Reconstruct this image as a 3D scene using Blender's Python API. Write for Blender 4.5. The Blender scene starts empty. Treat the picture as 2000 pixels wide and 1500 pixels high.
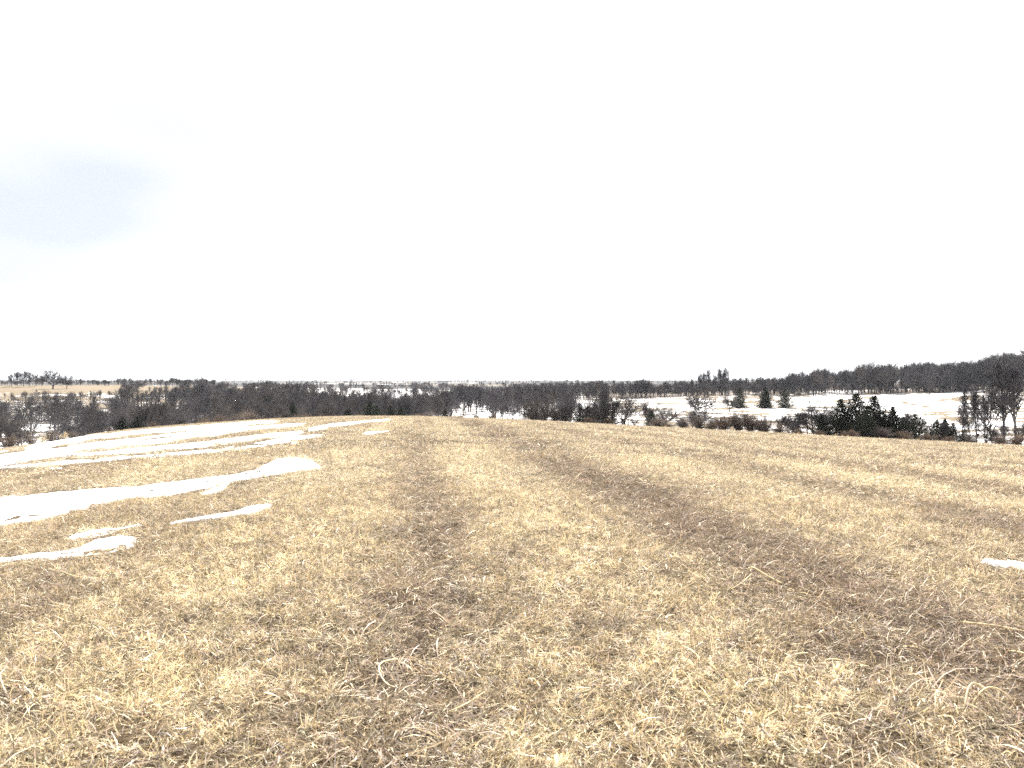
import bpy, math, random
import numpy as np
from mathutils import Vector

R = math.radians
scene = bpy.context.scene
COL = scene.collection
rng = np.random.default_rng(7)
random.seed(7)

# ------------------------------------------------------------------ camera
EYE = 1.6
FPX = 1444.0          # focal length in pixels of the 2000 px wide photograph
HROW = 742.0          # eye level row in the photograph
cam_d = bpy.data.cameras.new('camera')
cam = bpy.data.objects.new('camera', cam_d)
COL.objects.link(cam)
cam.location = (0, 0, EYE)
cam.rotation_euler = (R(90 - 0.317), 0, 0)
cam_d.sensor_width = 36
cam_d.lens = FPX / 2000 * 36
cam_d.clip_start = 0.05
cam_d.clip_end = 40000
cam_d.dof.use_dof = True
cam_d.dof.focus_distance = 11.0
cam_d.dof.aperture_fstop = 4.5
scene.camera = cam

# ------------------------------------------------------------------ world and sun
SUN_EL, SUN_AZ = R(42), R(-6)       # azimuth from +Y, positive to the right
world = bpy.data.worlds.new('World')
scene.world = world
world.use_nodes = True
nt = world.node_tree
nt.nodes.clear()
N = nt.nodes.new
L = nt.links.new
wo = N('ShaderNodeOutputWorld')
sky = N('ShaderNodeTexSky')
sky.sky_type = 'NISHITA'
sky.sun_disc = False
sky.sun_elevation = SUN_EL
sky.sun_rotation = SUN_AZ
sky.air_density = 1.0
sky.dust_density = 0.6
sky.ozone_density = 1.5
bg_sky = N('ShaderNodeBackground')
bg_sky.inputs['Strength'].default_value = 0.05
L(sky.outputs['Color'], bg_sky.inputs['Color'])
bg_cl = N('ShaderNodeBackground')
bg_cl.inputs['Color'].default_value = (1.0, 1.0, 1.01, 1)
bg_cl.inputs['Strength'].default_value = 0.39
geo = N('ShaderNodeNewGeometry')
# thin veil of cloud over the whole sky, thinning out towards the left (west)
sep = N('ShaderNodeSeparateXYZ')
tc = N('ShaderNodeTexCoord')
L(tc.outputs['Generated'], sep.inputs['Vector'])
mp = N('ShaderNodeMapping')
mp.inputs['Scale'].default_value = (1.0, 1.0, 2.6)
mp.inputs['Location'].default_value = (8.85, 3.1, 2.05)
L(tc.outputs['Generated'], mp.inputs['Vector'])
cn = N('ShaderNodeTexNoise')
cn.inputs['Scale'].default_value = 2.2
cn.inputs['Detail'].default_value = 2
cn.inputs['Roughness'].default_value = 0.5
L(mp.outputs['Vector'], cn.inputs['Vector'])


def math_node(tree, op, a, b=None, c=None, clamp=False):
    n = tree.nodes.new('ShaderNodeMath')
    n.operation = op
    n.use_clamp = clamp
    for i, v in enumerate((a, b, c)):
        if v is None:
            continue
        if isinstance(v, (int, float)):
            n.inputs[i].default_value = v
        else:
            tree.links.new(v, n.inputs[i])
    return n.outputs[0]


veil = math_node(nt, 'MULTIPLY_ADD', sep.outputs['X'], 1.8, 1.46)
veil = math_node(nt, 'ADD', veil, math_node(nt, 'MULTIPLY_ADD', cn.outputs['Fac'], 2.2, -1.10))
hor = math_node(nt, 'MULTIPLY_ADD', math_node(nt, 'ABSOLUTE', sep.outputs['Z']), -9.0, 1.0, clamp=True)   # haze along the horizon
veil = math_node(nt, 'ADD', veil, hor, clamp=True)
cr = N('ShaderNodeValToRGB')          # thicker cloud is greyer, thin bright veil is white
cr.color_ramp.elements[0].color = (.61, .635, .745, 1)
cr.color_ramp.elements[0].position = .15
cr.color_ramp.elements[1].color = (1.0, 1.0, 1.01, 1)
L(veil, cr.inputs['Fac'])
L(cr.outputs['Color'], bg_cl.inputs['Color'])
veil = math_node(nt, 'MAXIMUM', veil, 0.92)
mixw = N('ShaderNodeMixShader')
L(veil, mixw.inputs['Fac'])
L(bg_sky.outputs[0], mixw.inputs[1])
L(bg_cl.outputs[0], mixw.inputs[2])
L(mixw.outputs[0], wo.inputs['Surface'])

sun_d = bpy.data.lights.new('sun', 'SUN')
sun_d.energy = 5.0
sun_d.angle = R(1.2)
sun_d.color = (1.0, 0.95, 0.87)
sun = bpy.data.objects.new('sun', sun_d)
COL.objects.link(sun)
sdir = Vector((math.sin(SUN_AZ) * math.cos(SUN_EL), math.cos(SUN_AZ) * math.cos(SUN_EL), math.sin(SUN_EL)))
sun.rotation_euler = sdir.to_track_quat('Z', 'Y').to_euler()
sun.location = (0, 0, 60)

scene.view_settings.view_transform = 'Standard'
scene.view_settings.look = 'None'
scene.view_settings.exposure = 1.85
scene.view_settings.gamma = 1.0
scene.render.engine = 'CYCLES'
scene.cycles.max_bounces = 5
scene.cycles.diffuse_bounces = 3
scene.cycles.volume_bounces = 1
scene.cycles.use_denoising = False


# ------------------------------------------------------------------ helpers
def tag(o, label=None, cat=None, group=None, kind=None):
    if label:
        o['label'] = label
    if cat:
        o['category'] = cat
    if group:
        o['group'] = group
    if kind:
        o['kind'] = kind
    return o


def np_mesh(name, V, F, mat=None, smooth=False, colors=None, floats=None):
    """V: (n,3); F: (m,k) array of equal sized faces or a list of such arrays"""
    me = bpy.data.meshes.new(name)
    V = np.asarray(V, dtype=np.float32)
    Fs = F if isinstance(F, list) else [F]
    Fs = [np.asarray(f, dtype=np.int32) for f in Fs if len(f)]
    nl = sum(f.size for f in Fs)
    nf = sum(len(f) for f in Fs)
    me.vertices.add(len(V))
    me.vertices.foreach_set('co', V.ravel())
    if nf:
        me.loops.add(nl)
        me.polygons.add(nf)
        me.loops.foreach_set('vertex_index', np.concatenate([f.ravel() for f in Fs]))
        tot = np.concatenate([np.full(len(f), f.shape[1], dtype=np.int32) for f in Fs])
        start = np.concatenate([[0], np.cumsum(tot)[:-1]]).astype(np.int32)
        me.polygons.foreach_set('loop_start', start)
        me.polygons.foreach_set('loop_total', tot)
        if smooth:
            me.polygons.foreach_set('use_smooth', np.ones(nf, dtype=bool))
    if colors is not None:
        for k, c in colors.items():
            a = me.attributes.new(k, 'FLOAT_COLOR', 'POINT')
            a.data.foreach_set('color', np.asarray(c, dtype=np.float32).ravel())
    if floats is not None:
        for k, c in floats.items():
            a = me.attributes.new(k, 'FLOAT', 'POINT')
            a.data.foreach_set('value', np.asarray(c, dtype=np.float32).ravel())
    if mat:
        me.materials.append(mat)
    me.update(calc_edges=True)
    return me


def link(name, data, parent=None, loc=None):
    o = bpy.data.objects.new(name, data)
    COL.objects.link(o)
    if parent:
        o.parent = parent
    if loc is not None:
        o.location = loc
    return o


# smooth value noise in numpy
_perm = np.random.default_rng(3).random((256, 256))


def vnoise(x, y):
    xi = np.floor(x).astype(int)
    yi = np.floor(y).astype(int)
    fx = x - xi
    fy = y - yi
    fx = fx * fx * (3 - 2 * fx)
    fy = fy * fy * (3 - 2 * fy)
    a = _perm[xi & 255, yi & 255]
    b = _perm[(xi + 1) & 255, yi & 255]
    c = _perm[xi & 255, (yi + 1) & 255]
    d = _perm[(xi + 1) & 255, (yi + 1) & 255]
    return (a * (1 - fx) + b * fx) * (1 - fy) + (c * (1 - fx) + d * fx) * fy


def fbm(x, y, o=4):
    t = 0
    amp = 0.5
    for i in range(o):
        t = t + amp * vnoise(x * 2 ** i + 17.3 * i, y * 2 ** i + 5.1 * i)
        amp *= 0.5
    return t / (1 - 0.5 ** o)


# ------------------------------------------------------------------ terrain height
# field: ridge that falls away gently; silhouette row for a fan of directions
_fs = np.array([-1.4, -.9, -.69, -.62, -.52, -.415, -.3, -.21, -.1, 0, .2, .415, .69, .9, 1.4])
_frow = np.array([960, 905, 881, 862, 838, 827.5, 816.5, 812.5, 814.5, 820, 836, 852, 873, 886, 905.])
_fyc = np.array([100, 105, 112, 114, 116, 114, 108, 102, 98, 94, 86, 78, 70, 66, 60.])
_fk = EYE / _fyc ** 2
_fa = (_frow - HROW) / FPX - 2 * np.sqrt(EYE * _fk)
_fedge = _fyc + 22

_cs = np.array([-.69, -.45, -.2, 0, .2, .45, .69])
_cy = np.array([160, 200, 250, 300, 350, 420, 480, 600, 750, 900, 1000, 1150, 1500, 2500, 4000, 8000, 14000.])
_crow = np.array([
    [889, 862, 828, 800, 780, 762, 752, 754, 756, 752, 750, 752, 748, 747, 744, 743, 742.6],
    [868, 854, 832, 808, 788, 766, 752, 753, 756, 752, 750, 752, 748, 747, 744, 743, 742.6],
    [842, 842, 826, 810, 797, 781, 774, 768, 762, 753, 749, 752, 748, 747, 744, 743, 742.6],
    [836, 818, 800, 791, 786, 779, 775, 769, 764, 758, 755, 756, 750, 748, 744, 743, 742.6],
    [842, 820, 798, 784, 775, 768, 765, 763, 762, 759, 757, 757, 750, 748, 744, 743, 742.6],
    [850, 824, 799, 781, 771, 763, 757, 752, 751, 753, 753, 754, 750, 748, 744, 743, 742.6],
    [852, 822, 793, 771, 761, 754, 749, 743, 742, 744, 746, 748, 748, 746, 744, 743, 742.6]])
_S = np.linspace(-1.5, 1.5, 241)
_LY = np.linspace(math.log(0.5), math.log(16000), 420)
_tab = np.zeros((len(_S), len(_LY)))
for i, s in enumerate(_S):
    k = np.interp(s, _fs, _fk)
    a = np.interp(s, _fs, _fa)
    e = np.interp(s, _fs, _fedge)
    ys = np.exp(_LY)
    zf = -(a * ys + k * ys * ys)
    rows = np.array([np.interp(s, _cs, _crow[:, j]) for j in range(len(_cy))])
    zc = EYE - (rows - HROW) / FPX * _cy
    ze = -(a * e + k * e * e)
    ok = _cy > e + 12
    zt = np.interp(_LY, np.log(np.concatenate([[e], _cy[ok]])), np.concatenate([[ze], zc[ok]]))
    _tab[i] = np.where(ys < e, zf, zt)


def _blur(t, n, ax):
    kk = np.hanning(n + 2)[1:-1]
    kk /= kk.sum()
    p = n // 2
    pad = [(0, 0), (0, 0)]
    pad[ax] = (p, p)
    tp = np.pad(t, pad, mode='edge')
    return np.apply_along_axis(lambda v: np.convolve(v, kk, 'valid'), ax, tp)


_tab = _blur(_tab, 7, 1)
_tab = _blur(_tab, 21, 0)


def Zb(x, y):
    x = np.asarray(x, dtype=float)
    y = np.asarray(y, dtype=float)
    yy = np.maximum(y, 0.5)
    s = np.clip(x / (yy + 3 * np.exp(-yy / 30)), -1.5, 1.5)
    fi = (s + 1.5) / 3 * (len(_S) - 1)
    fj = (np.log(yy) - _LY[0]) / (_LY[-1] - _LY[0]) * (len(_LY) - 1)
    fj = np.clip(fj, 0, len(_LY) - 1.001)
    fi = np.clip(fi, 0, len(_S) - 1.001)
    i = fi.astype(int)
    j = fj.astype(int)
    u = fi - i
    v = fj - j
    return ((_tab[i, j] * (1 - u) + _tab[i + 1, j] * u) * (1 - v)
            + (_tab[i, j + 1] * (1 - u) + _tab[i + 1, j + 1] * u) * v)


def edge_y(s):
    return np.interp(s, _fs, _fedge)


def Z(x, y):
    x = np.asarray(x, dtype=float)
    y = np.asarray(y, dtype=float)
    d = np.hypot(x, y)
    z = Zb(x, y)
    z = z + (fbm(x * 0.9, y * 0.9, 3) - .5) * 0.10 * np.clip(1 - d / 60, 0.15, 1)
    z = z + (fbm(x / 23 + 9, y / 23, 3) - .5) * 2.2 * np.clip((d - 150) / 150, 0, 1)
    return z


def world_x(u, y):
    return (u - 1000) / FPX * y


def pix(x, y, z):
    return 1000 + x / y * FPX, HROW + (EYE - z) / y * FPX


def ground_at(u, v):
    """ground point seen at photograph pixel (u, v): nearest hit"""
    ys = np.exp(np.linspace(math.log(2.0), math.log(900), 1600))
    xs = (u - 1000) / FPX * ys
    rows = HROW + (EYE - Zb(xs, ys)) / ys * FPX
    h = np.nonzero(rows <= v)[0]
    if len(h) == 0:
        k = int(np.argmin(rows[ys < 140]))
        return xs[k], ys[k]
    k = max(h[0], 1)
    t = (rows[k - 1] - v) / max(1e-9, rows[k - 1] - rows[k])
    y = ys[k - 1] + (ys[k] - ys[k - 1]) * t
    return (u - 1000) / FPX * y, y


# swath pattern of the mown hay: 1 = pale short stubble, 0 = dark matted thatch
_tw = np.array([-40, -5.6, -4.6, -3.4, -2.6, -1.4, -.9, -.1, .5, 1.6, 2.5, 3.1, 4.1, 4.8, 6.2, 7.0, 8.0, 40])
_tv = np.array([.65, .65, .6, .5, .75, .85, .7, .18, .75, .95, .5, .05, .12, .6, .75, .5, .65, .65])


def tone(x, y):
    w = x + 0.125 * y + (fbm(x * .25 + 3, y * .10, 3) - .5) * .9
    near = np.interp(w, _tw, _tv)
    far = 0.62 + 0.38 * np.sin(w * 1.55 + (fbm(x / 30, y / 60, 2) - .5) * 5) * np.clip(fbm(x / 11 + 40, y / 40, 2) * 1.6 - .1, 0, 1)
    m = np.clip((np.abs(w - .5) - 5) / 2, 0, 1)
    t = near * (1 - m) + far * m
    # clumpy mottling, and the glare towards the crest painted in as paler tone
    t = .67 + (t - .62) * 1.15 + (fbm(x * 1.7, y * .7, 4) - .5) * .55 + (fbm(x * 5.1 + 7, y * 4.2, 3) - .5) * .7
    t = t + .12 * np.clip((y - 14) / 40, 0, 1)
    t = t - .25 * np.clip((x - .55 * y - .5), 0, 1) * np.clip((14 - y) / 6, 0, 1)
    return np.clip(t, 0, 1)


# ------------------------------------------------------------------ materials
def new_mat(name):
    m = bpy.data.materials.new(name)
    m.use_nodes = True
    t = m.node_tree
    t.nodes.clear()
    out = t.nodes.new('ShaderNodeOutputMaterial')
    return m, t, out


def ramp(t, fac, stops):
    r = t.nodes.new('ShaderNodeValToRGB')
    e = r.color_ramp.elements
    while len(e) < len(stops):
        e.new(0.5)
    for k, (p, c) in enumerate(stops):
        e[k].position = p
        e[k].color = (*c, 1) if len(c) == 3 else c
    t.links.new(fac, r.inputs['Fac'])
    return r.outputs['Color']


def noise(t, vec, scale, detail=4, rough=.55, loc=None, vscale=None):
    if vscale or loc:
        m = t.nodes.new('ShaderNodeMapping')
        if vscale:
            m.inputs['Scale'].default_value = vscale
        if loc:
            m.inputs['Location'].default_value = loc
        t.links.new(vec, m.inputs['Vector'])
        vec = m.outputs['Vector']
    n = t.nodes.new('ShaderNodeTexNoise')
    n.inputs['Scale'].default_value = scale
    n.inputs['Detail'].default_value = detail
    n.inputs['Roughness'].default_value = rough
    t.links.new(vec, n.inputs['Vector'])
    return n.outputs['Fac']


def mixc(t, fac, a, b, mode='MIX'):
    n = t.nodes.new('ShaderNodeMix')
    n.data_type = 'RGBA'
    n.blend_type = mode
    for sock, v in ((n.inputs['Factor'], fac), (n.inputs['A'], a), (n.inputs['B'], b)):
        pass
    ins = [s for s in n.inputs if s.enabled]
    for s, v in zip(ins, (fac, a, b)):
        if isinstance(v, (int, float)):
            s.default_value = v
        elif isinstance(v, tuple):
            s.default_value = (*v, 1) if len(v) == 3 else v
        else:
            t.links.new(v, s)
    return [o for o in n.outputs if o.enabled][0]


def attr(t, name, typ='GEOMETRY'):
    a = t.nodes.new('ShaderNodeAttribute')
    a.attribute_name = name
    a.attribute_type = typ
    return a


def bump(t, h, strength, dist):
    b = t.nodes.new('ShaderNodeBump')
    b.inputs['Strength'].default_value = strength
    b.inputs['Distance'].default_value = dist
    t.links.new(h, b.inputs['Height'])
    return b.outputs['Normal']


def principled(t, out, col, rough=.9, normal=None, spec=.2):
    p = t.nodes.new('ShaderNodeBsdfPrincipled')
    if isinstance(col, tuple):
        p.inputs['Base Color'].default_value = (*col, 1)
    else:
        t.links.new(col, p.inputs['Base Color'])
    p.inputs['Roughness'].default_value = rough
    p.inputs['Specular IOR Level'].default_value = spec
    if normal is not None:
        t.links.new(normal, p.inputs['Normal'])
    t.links.new(p.outputs[0], out.inputs['Surface'])
    return p


def position(t):
    return t.nodes.new('ShaderNodeNewGeometry').outputs['Position']


PALE_A, PALE_B = (0.040, 0.029, 0.018), (0.20, 0.15, 0.088)
DARK_A, DARK_B = (0.025, 0.018, 0.013), (0.10, 0.07, 0.045)


def field_material():
    m, t, out = new_mat('thatch_soil')
    P = position(t)
    tn = attr(t, 'tone').outputs['Fac']
    n1 = noise(t, P, 22, 6, .7)
    n2 = noise(t, P, 3.0, 5, .6)
    n3 = noise(t, P, 70, 3, .7)
    f = math_node(t, 'MULTIPLY_ADD', n1, .9, -.2, clamp=True)
    dark = mixc(t, f, DARK_A, DARK_B)
    pale = mixc(t, f, PALE_A, PALE_B)
    g = math_node(t, 'ADD', tn, math_node(t, 'MULTIPLY_ADD', n2, .8, -.45), clamp=True)
    c = mixc(t, g, dark, pale)
    h = math_node(t, 'ADD', n1, math_node(t, 'MULTIPLY', n3, .5))
    principled(t, out, c, .95, bump(t, h, .8, .04), .1)
    return m


def straw_material(name, ttype):
    m, t, out = new_mat(name)
    tn = attr(t, 'tone', ttype).outputs['Fac']
    tint = attr(t, 'tint').outputs['Color']
    base = mixc(t, tn, (0.345, 0.262, 0.178), (0.90, 0.765, 0.495))
    c = mixc(t, 1.0, base, tint, 'MULTIPLY')
    d = t.nodes.new('ShaderNodeBsdfDiffuse')
    t.links.new(c, d.inputs['Color'])
    tr = t.nodes.new('ShaderNodeBsdfTranslucent')
    t.links.new(c, tr.inputs['Color'])
    gl = t.nodes.new('ShaderNodeBsdfGlossy')
    gl.inputs['Roughness'].default_value = .45
    gl.inputs['Color'].default_value = (.9, .86, .75, 1)
    mx = t.nodes.new('ShaderNodeMixShader')
    mx.inputs[0].default_value = .18
    t.links.new(d.outputs[0], mx.inputs[1])
    t.links.new(tr.outputs[0], mx.inputs[2])
    m2 = t.nodes.new('ShaderNodeMixShader')
    m2.inputs[0].default_value = .045
    t.links.new(mx.outputs[0], m2.inputs[1])
    t.links.new(gl.outputs[0], m2.inputs[2])
    t.links.new(m2.outputs[0], out.inputs['Surface'])
    return m


def valley_material():
    m, t, out = new_mat('winter_pasture')
    P = position(t)
    sn = attr(t, 'snow').outputs['Fac']
    wd = attr(t, 'wood').outputs['Fac']
    n1 = noise(t, P, .35, 6, .65)
    n2 = noise(t, P, .10, 6, .68, vscale=(0.6, 1.0, 1.0))
    n3 = noise(t, P, 2.2, 5, .7)
    grass = mixc(t, n1, (.070, .052, .032), (.175, .13, .076))
    litter = mixc(t, n3, (.05, .04, .033), (.15, .115, .085))
    g = mixc(t, wd, grass, litter)
    k = math_node(t, 'ADD', math_node(t, 'MULTIPLY', n2, .62), math_node(t, 'MULTIPLY', n1, .30))
    k = math_node(t, 'ADD', k, math_node(t, 'MULTIPLY', n3, .08))
    k = math_node(t, 'ADD', k, math_node(t, 'MULTIPLY_ADD', sn, .36, -.18))
    k = math_node(t, 'MULTIPLY_ADD', k, 22, -10.6, clamp=True)
    c = mixc(t, k, g, (.86, .87, .90))
    principled(t, out, c, .9, bump(t, n1, .5, .3), .15)
    return m


def far_material():
    m, t, out = new_mat('distant_fields')
    P = position(t)
    n1 = noise(t, P, .0042, 4, .5, vscale=(0.35, 1.0, 1.0))
    n2 = noise(t, P, .03, 5, .6)
    n3 = noise(t, P, .010, 4, .6, vscale=(0.3, 1.0, 1.0), loc=(3, 8, 0))
    g = mixc(t, n2, (.045, .043, .042), (.16, .13, .09))
    k = math_node(t, 'MULTIPLY_ADD', n3, 14, -7.9, clamp=True)
    c = mixc(t, k, g, (.82, .83, .86))
    k2 = math_node(t, 'MULTIPLY_ADD', n1, 16, -6.7, clamp=True)
    c = mixc(t, k2, c, (.035, .034, .035))
    principled(t, out, c, .95, None, .1)
    return m


def snow_material():
    m, t, out = new_mat('old_snow')
    P = position(t)
    n1 = noise(t, P, 9, 5, .6)
    n2 = noise(t, P, 60, 3, .6)
    c = mixc(t, math_node(t, 'MULTIPLY_ADD', n1, 3, -1.6, clamp=True), (.88, .88, .90), (.80, .80, .81))
    p = principled(t, out, c, .6, bump(t, math_node(t, 'ADD', n1, math_node(t, 'MULTIPLY', n2, .3)), .5, .02), .3)
    return m


def bark_material(name, a, b, rnd=.35):
    m, t, out = new_mat(name)
    P = position(t)
    n1 = noise(t, P, 3.5, 4, .6, vscale=(1, 1, .35))
    oi = t.nodes.new('ShaderNodeObjectInfo')
    c = mixc(t, n1, a, b)
    v = math_node(t, 'MULTIPLY_ADD', oi.outputs['Random'], rnd * 2, 1 - rnd)
    hsv = t.nodes.new('ShaderNodeHueSaturation')
    t.links.new(v, hsv.inputs['Value'])
    t.links.new(c, hsv.inputs['Color'])
    principled(t, out, hsv.outputs[0], .9, None, .15)
    return m


def foliage_material(name, a, b):
    m, t, out = new_mat(name)
    tint = attr(t, 'tint').outputs['Fac']
    oi = t.nodes.new('ShaderNodeObjectInfo')
    c = mixc(t, tint, a, b)
    v = math_node(t, 'MULTIPLY_ADD', oi.outputs['Random'], .5, .75)
    hsv = t.nodes.new('ShaderNodeHueSaturation')
    t.links.new(v, hsv.inputs['Value'])
    t.links.new(c, hsv.inputs['Color'])
    principled(t, out, hsv.outputs[0], .8, None, .2)
    return m


def plain(name, col, rough=.8):
    m, t, out = new_mat(name)
    n1 = noise(t, position(t), 2.5, 4, .6)
    c = mixc(t, n1, tuple(v * .8 for v in col), tuple(min(1, v * 1.15) for v in col))
    principled(t, out, c, rough)
    return m


M = dict(field=field_material(), straw=straw_material('dry_straw', 'INSTANCER'),
         stalk=straw_material('dry_stalk', 'GEOMETRY'), valley=valley_material(), far=far_material(),
         snow=snow_material(),
         bark=bark_material('grey_bark', (.034, .031, .033), (.074, .068, .070)),
         twig=bark_material('grey_twigs', (.041, .038, .042), (.084, .078, .083)),
         brown=bark_material('brown_twigs', (.052, .045, .043), (.098, .084, .078)),
         red=bark_material('red_brown_brush', (.11, .087, .073), (.19, .15, .122)),
         brush=bark_material('grey_brush', (.085, .07, .064), (.15, .125, .112)),
         tan=bark_material('brown_brush', (.11, .08, .062), (.19, .14, .105)),
         cedar=foliage_material('cedar_foliage', (.013, .016, .013), (.055, .064, .043)),
         post=plain('weathered_post', (.16, .14, .12)), wire=plain('fence_wire', (.2, .2, .2), .5),
         barn=plain('white_barn_wall', (.75, .75, .74)), roof=plain('grey_metal_roof', (.35, .36, .38), .5),
         dark=plain('dark_doorway', (.04, .04, .04)))

# ------------------------------------------------------------------ ground sheets
def axis(lo, hi, near_lo, near_hi, step, growth):
    a = list(np.arange(near_lo, near_hi + 1e-6, step))
    d = step
    while a[-1] < hi:
        d *= growth
        a.append(a[-1] + d)
    if lo < near_lo:
        d = step
        while a[0] > lo:
            d *= growth
            a.insert(0, a[0] - d)
    return np.array(a)


gx = axis(-11000, 11000, -7, 7, .2, 1.040)
gy = axis(-6, 14000, -6, 16, .2, 1.028)
GX, GY = np.meshgrid(gx, gy)
GZ = Z(GX, GY)
nyv, nxv = GX.shape
sgrid = GX / np.maximum(GY, 20)
e = edge_y(np.clip(sgrid, -1.4, 1.4))
cellc = lambda a: .25 * (a[:-1, :-1] + a[1:, :-1] + a[:-1, 1:] + a[1:, 1:])
reg = np.where(cellc(GY) < cellc(e), 0, np.where(cellc(GY) < 800, 1, 2))
# side areas far to left and right close by belong to the valley
reg = np.where((reg == 0) & (np.abs(cellc(GX)) > 160), 1, reg)
idx = np.arange(nyv * nxv).reshape(nyv, nxv)
quads = np.stack([idx[:-1, :-1], idx[:-1, 1:], idx[1:, 1:], idx[1:, :-1]], -1)
allV = np.stack([GX, GY, GZ], -1).reshape(-1, 3)


def wood_snow(x, y):
    """0..1 woodland floor, 0..1 amount of lying snow"""
    s = x / np.maximum(y, 1)
    u = 1000 + s * FPX
    wood = np.zeros_like(x) + .25
    snow = np.zeros_like(x) + .5
    # right pasture
    rp = np.clip((u - 1080) / 120, 0, 1) * np.clip((y - 165) / 30, 0, 1) * np.clip((352 - y) / 10, 0, 1)
    wood = wood * (1 - rp)
    snow = snow * (1 - rp) + rp * (.475 - .03 * np.clip((y - 250) / 60, 0, 1) + .10 * np.exp(-((u - 1750) / 150) ** 2))
    # wood behind it
    rw = np.clip((u - 1080) / 120, 0, 1) * np.clip((y - 350) / 8, 0, 1) * np.clip((700 - y) / 100, 0, 1)
    wood = wood * (1 - rw) + rw
    snow = snow * (1 - rw) + rw * .25
    bank = np.exp(-((u - 1630) / 80) ** 2) * np.exp(-((y - 385) / 30) ** 2)
    snow = np.maximum(snow, bank * .85)
    # left hillside
    lp = np.clip((640 - u) / 120, 0, 1) * np.clip((y - 255) / 60, 0, 1)
    top = np.clip((y - 390) / 35, 0, 1) * np.clip((560 - y) / 40, 0, 1)
    wood = wood * (1 - lp)
    snow = snow * (1 - lp) + lp * (.40 - .36 * top)
    # central valley wood
    cw = np.clip(1 - np.abs(u - 860) / 330, 0, 1) * np.clip((y - 140) / 40, 0, 1) * np.clip((820 - y) / 60, 0, 1)
    wood = np.maximum(wood, np.clip(cw * 2, 0, 1) * .9)
    snow = snow * (1 - np.clip(cw, 0, .6)) + np.clip(cw, 0, .6) * .5
    cs = np.exp(-((u - 960) / 110) ** 2) * np.exp(-((y - 225) / 35) ** 2)
    snow = np.maximum(snow, .80 * cs)
    return wood, snow


for r, name, mat in ((0, 'hay_field', M['field']), (1, 'valley_ground', M['valley']), (2, 'distant_hills', M['far'])):
    q = quads[reg == r]
    used, inv = np.unique(q, return_inverse=True)
    V = allV[used]
    fl = {}
    if r == 0:
        fl['tone'] = tone(V[:, 0], V[:, 1])
    if r == 1:
        w, s_ = wood_snow(V[:, 0], V[:, 1])
        fl['wood'], fl['snow'] = w, s_
    me = np_mesh(name, V, inv.reshape(q.shape), mat, True, floats=fl)
    tag(link(name, me), kind='structure')

# ------------------------------------------------------------------ snow lying on the field
SNOW = [
    ('short thin snow strip nearest the camera at the left edge of the field',
     [(-40, 1098, 1112), (0, 1090, 1103), (50, 1086, 1098), (100, 1080, 1092), (140, 1074, 1089), (180, 1060, 1085), (210, 1050, 1080), (240, 1048, 1071), (258, 1052, 1068), (272, 1058, 1064)]),
    ('small pointed snow patch just above the nearest left snow strip',
     [(128, 1052, 1055), (150, 1042, 1053), (180, 1035, 1054), (200, 1032, 1049), (230, 1030, 1039), (260, 1026, 1031), (282, 1023, 1026)]),
    ('slim lens-shaped snow patch alone on the straw left of centre',
     [(325, 1021, 1024), (370, 1014, 1021), (420, 1006, 1015), (460, 998, 1013), (490, 991, 1010), (515, 988, 1000), (535, 988, 991)]),
    ('broad long snow band with a rounded club end, left side of the field',
     [(-60, 976, 1038), (0, 972, 1028), (60, 966, 1020), (120, 960, 1006), (160, 956, 996), (220, 952, 982), (280, 950, 975), (340, 944, 966), (400, 936, 955), (450, 928, 945), (500, 919, 933), (520, 908, 931), (540, 895, 928), (570, 892, 924), (598, 895, 918), (615, 904, 916), (634, 912, 915)]),
    ('tiny snow scrap tucked under the broad left snow band',
     [(392, 964, 971), (410, 957, 969), (430, 949, 962), (444, 946, 952)]),
    ('long thin snow line lowest of the streaks on the far left slope',
     [(-60, 921, 930), (0, 910, 918), (80, 906, 911), (140, 901, 907), (240, 893, 898), (320, 887, 893), (400, 881, 887), (490, 868, 875), (540, 859, 871), (580, 852, 864), (620, 848, 858), (645, 848, 854)]),
    ('second lowest of the snow streaks on the far left slope',
     [(-60, 909, 920), (0, 899, 908), (87, 890, 897), (180, 884, 890), (280, 876, 883), (385, 866, 875), (450, 858, 866), (525, 848, 855), (600, 841, 846)]),
    ('wide middle snow streak on the far left slope',
     [(-60, 897, 906), (0, 889, 899), (80, 879, 889), (180, 866, 879), (300, 853, 866), (400, 841, 854), (480, 835, 843), (560, 829, 835), (600, 826, 830)]),
    ('topmost snow streak along the left rim of the field',
     [(45, 876, 882), (70, 868, 878), (140, 855, 867), (200, 849, 857), (300, 839, 847), (400, 831, 839), (500, 823, 830), (560, 820.5, 825)]),
    ('thin snow streak at the far left corner beside the fence',
     [(-60, 890, 896), (0, 882, 887), (40, 877, 882)]),
    ('thin bright snow line crossing the field crest',
     [(600, 836, 844), (625, 832, 840), (650, 828, 835), (700, 823.5, 828), (768, 818.5, 820.5)]),
    ('short faint snow line just below the field crest',
     [(706, 847, 850), (730, 844.5, 848), (762, 841, 843)]),
    ('small snow scrap at the right edge of the field',
     [(1914, 1098, 1101), (1930, 1095, 1104), (1945, 1095, 1108), (1970, 1098, 1112), (2000, 1104, 1117), (2050, 1112, 1126), (2080, 1120, 1124)]),
    ('little snow fleck on the straw above the broad left band',
     [(80, 917, 920), (100, 914.5, 918.5), (122, 913.5, 916)]),
]


for _, _st in SNOW:
    if 'far left slope' in _ or 'left rim' in _:
        for _k, (_u, _a, _b) in enumerate(_st):
            _d = (_b - _a) * .12
            _st[_k] = (_u, _a - _d, _b + _d)


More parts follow.
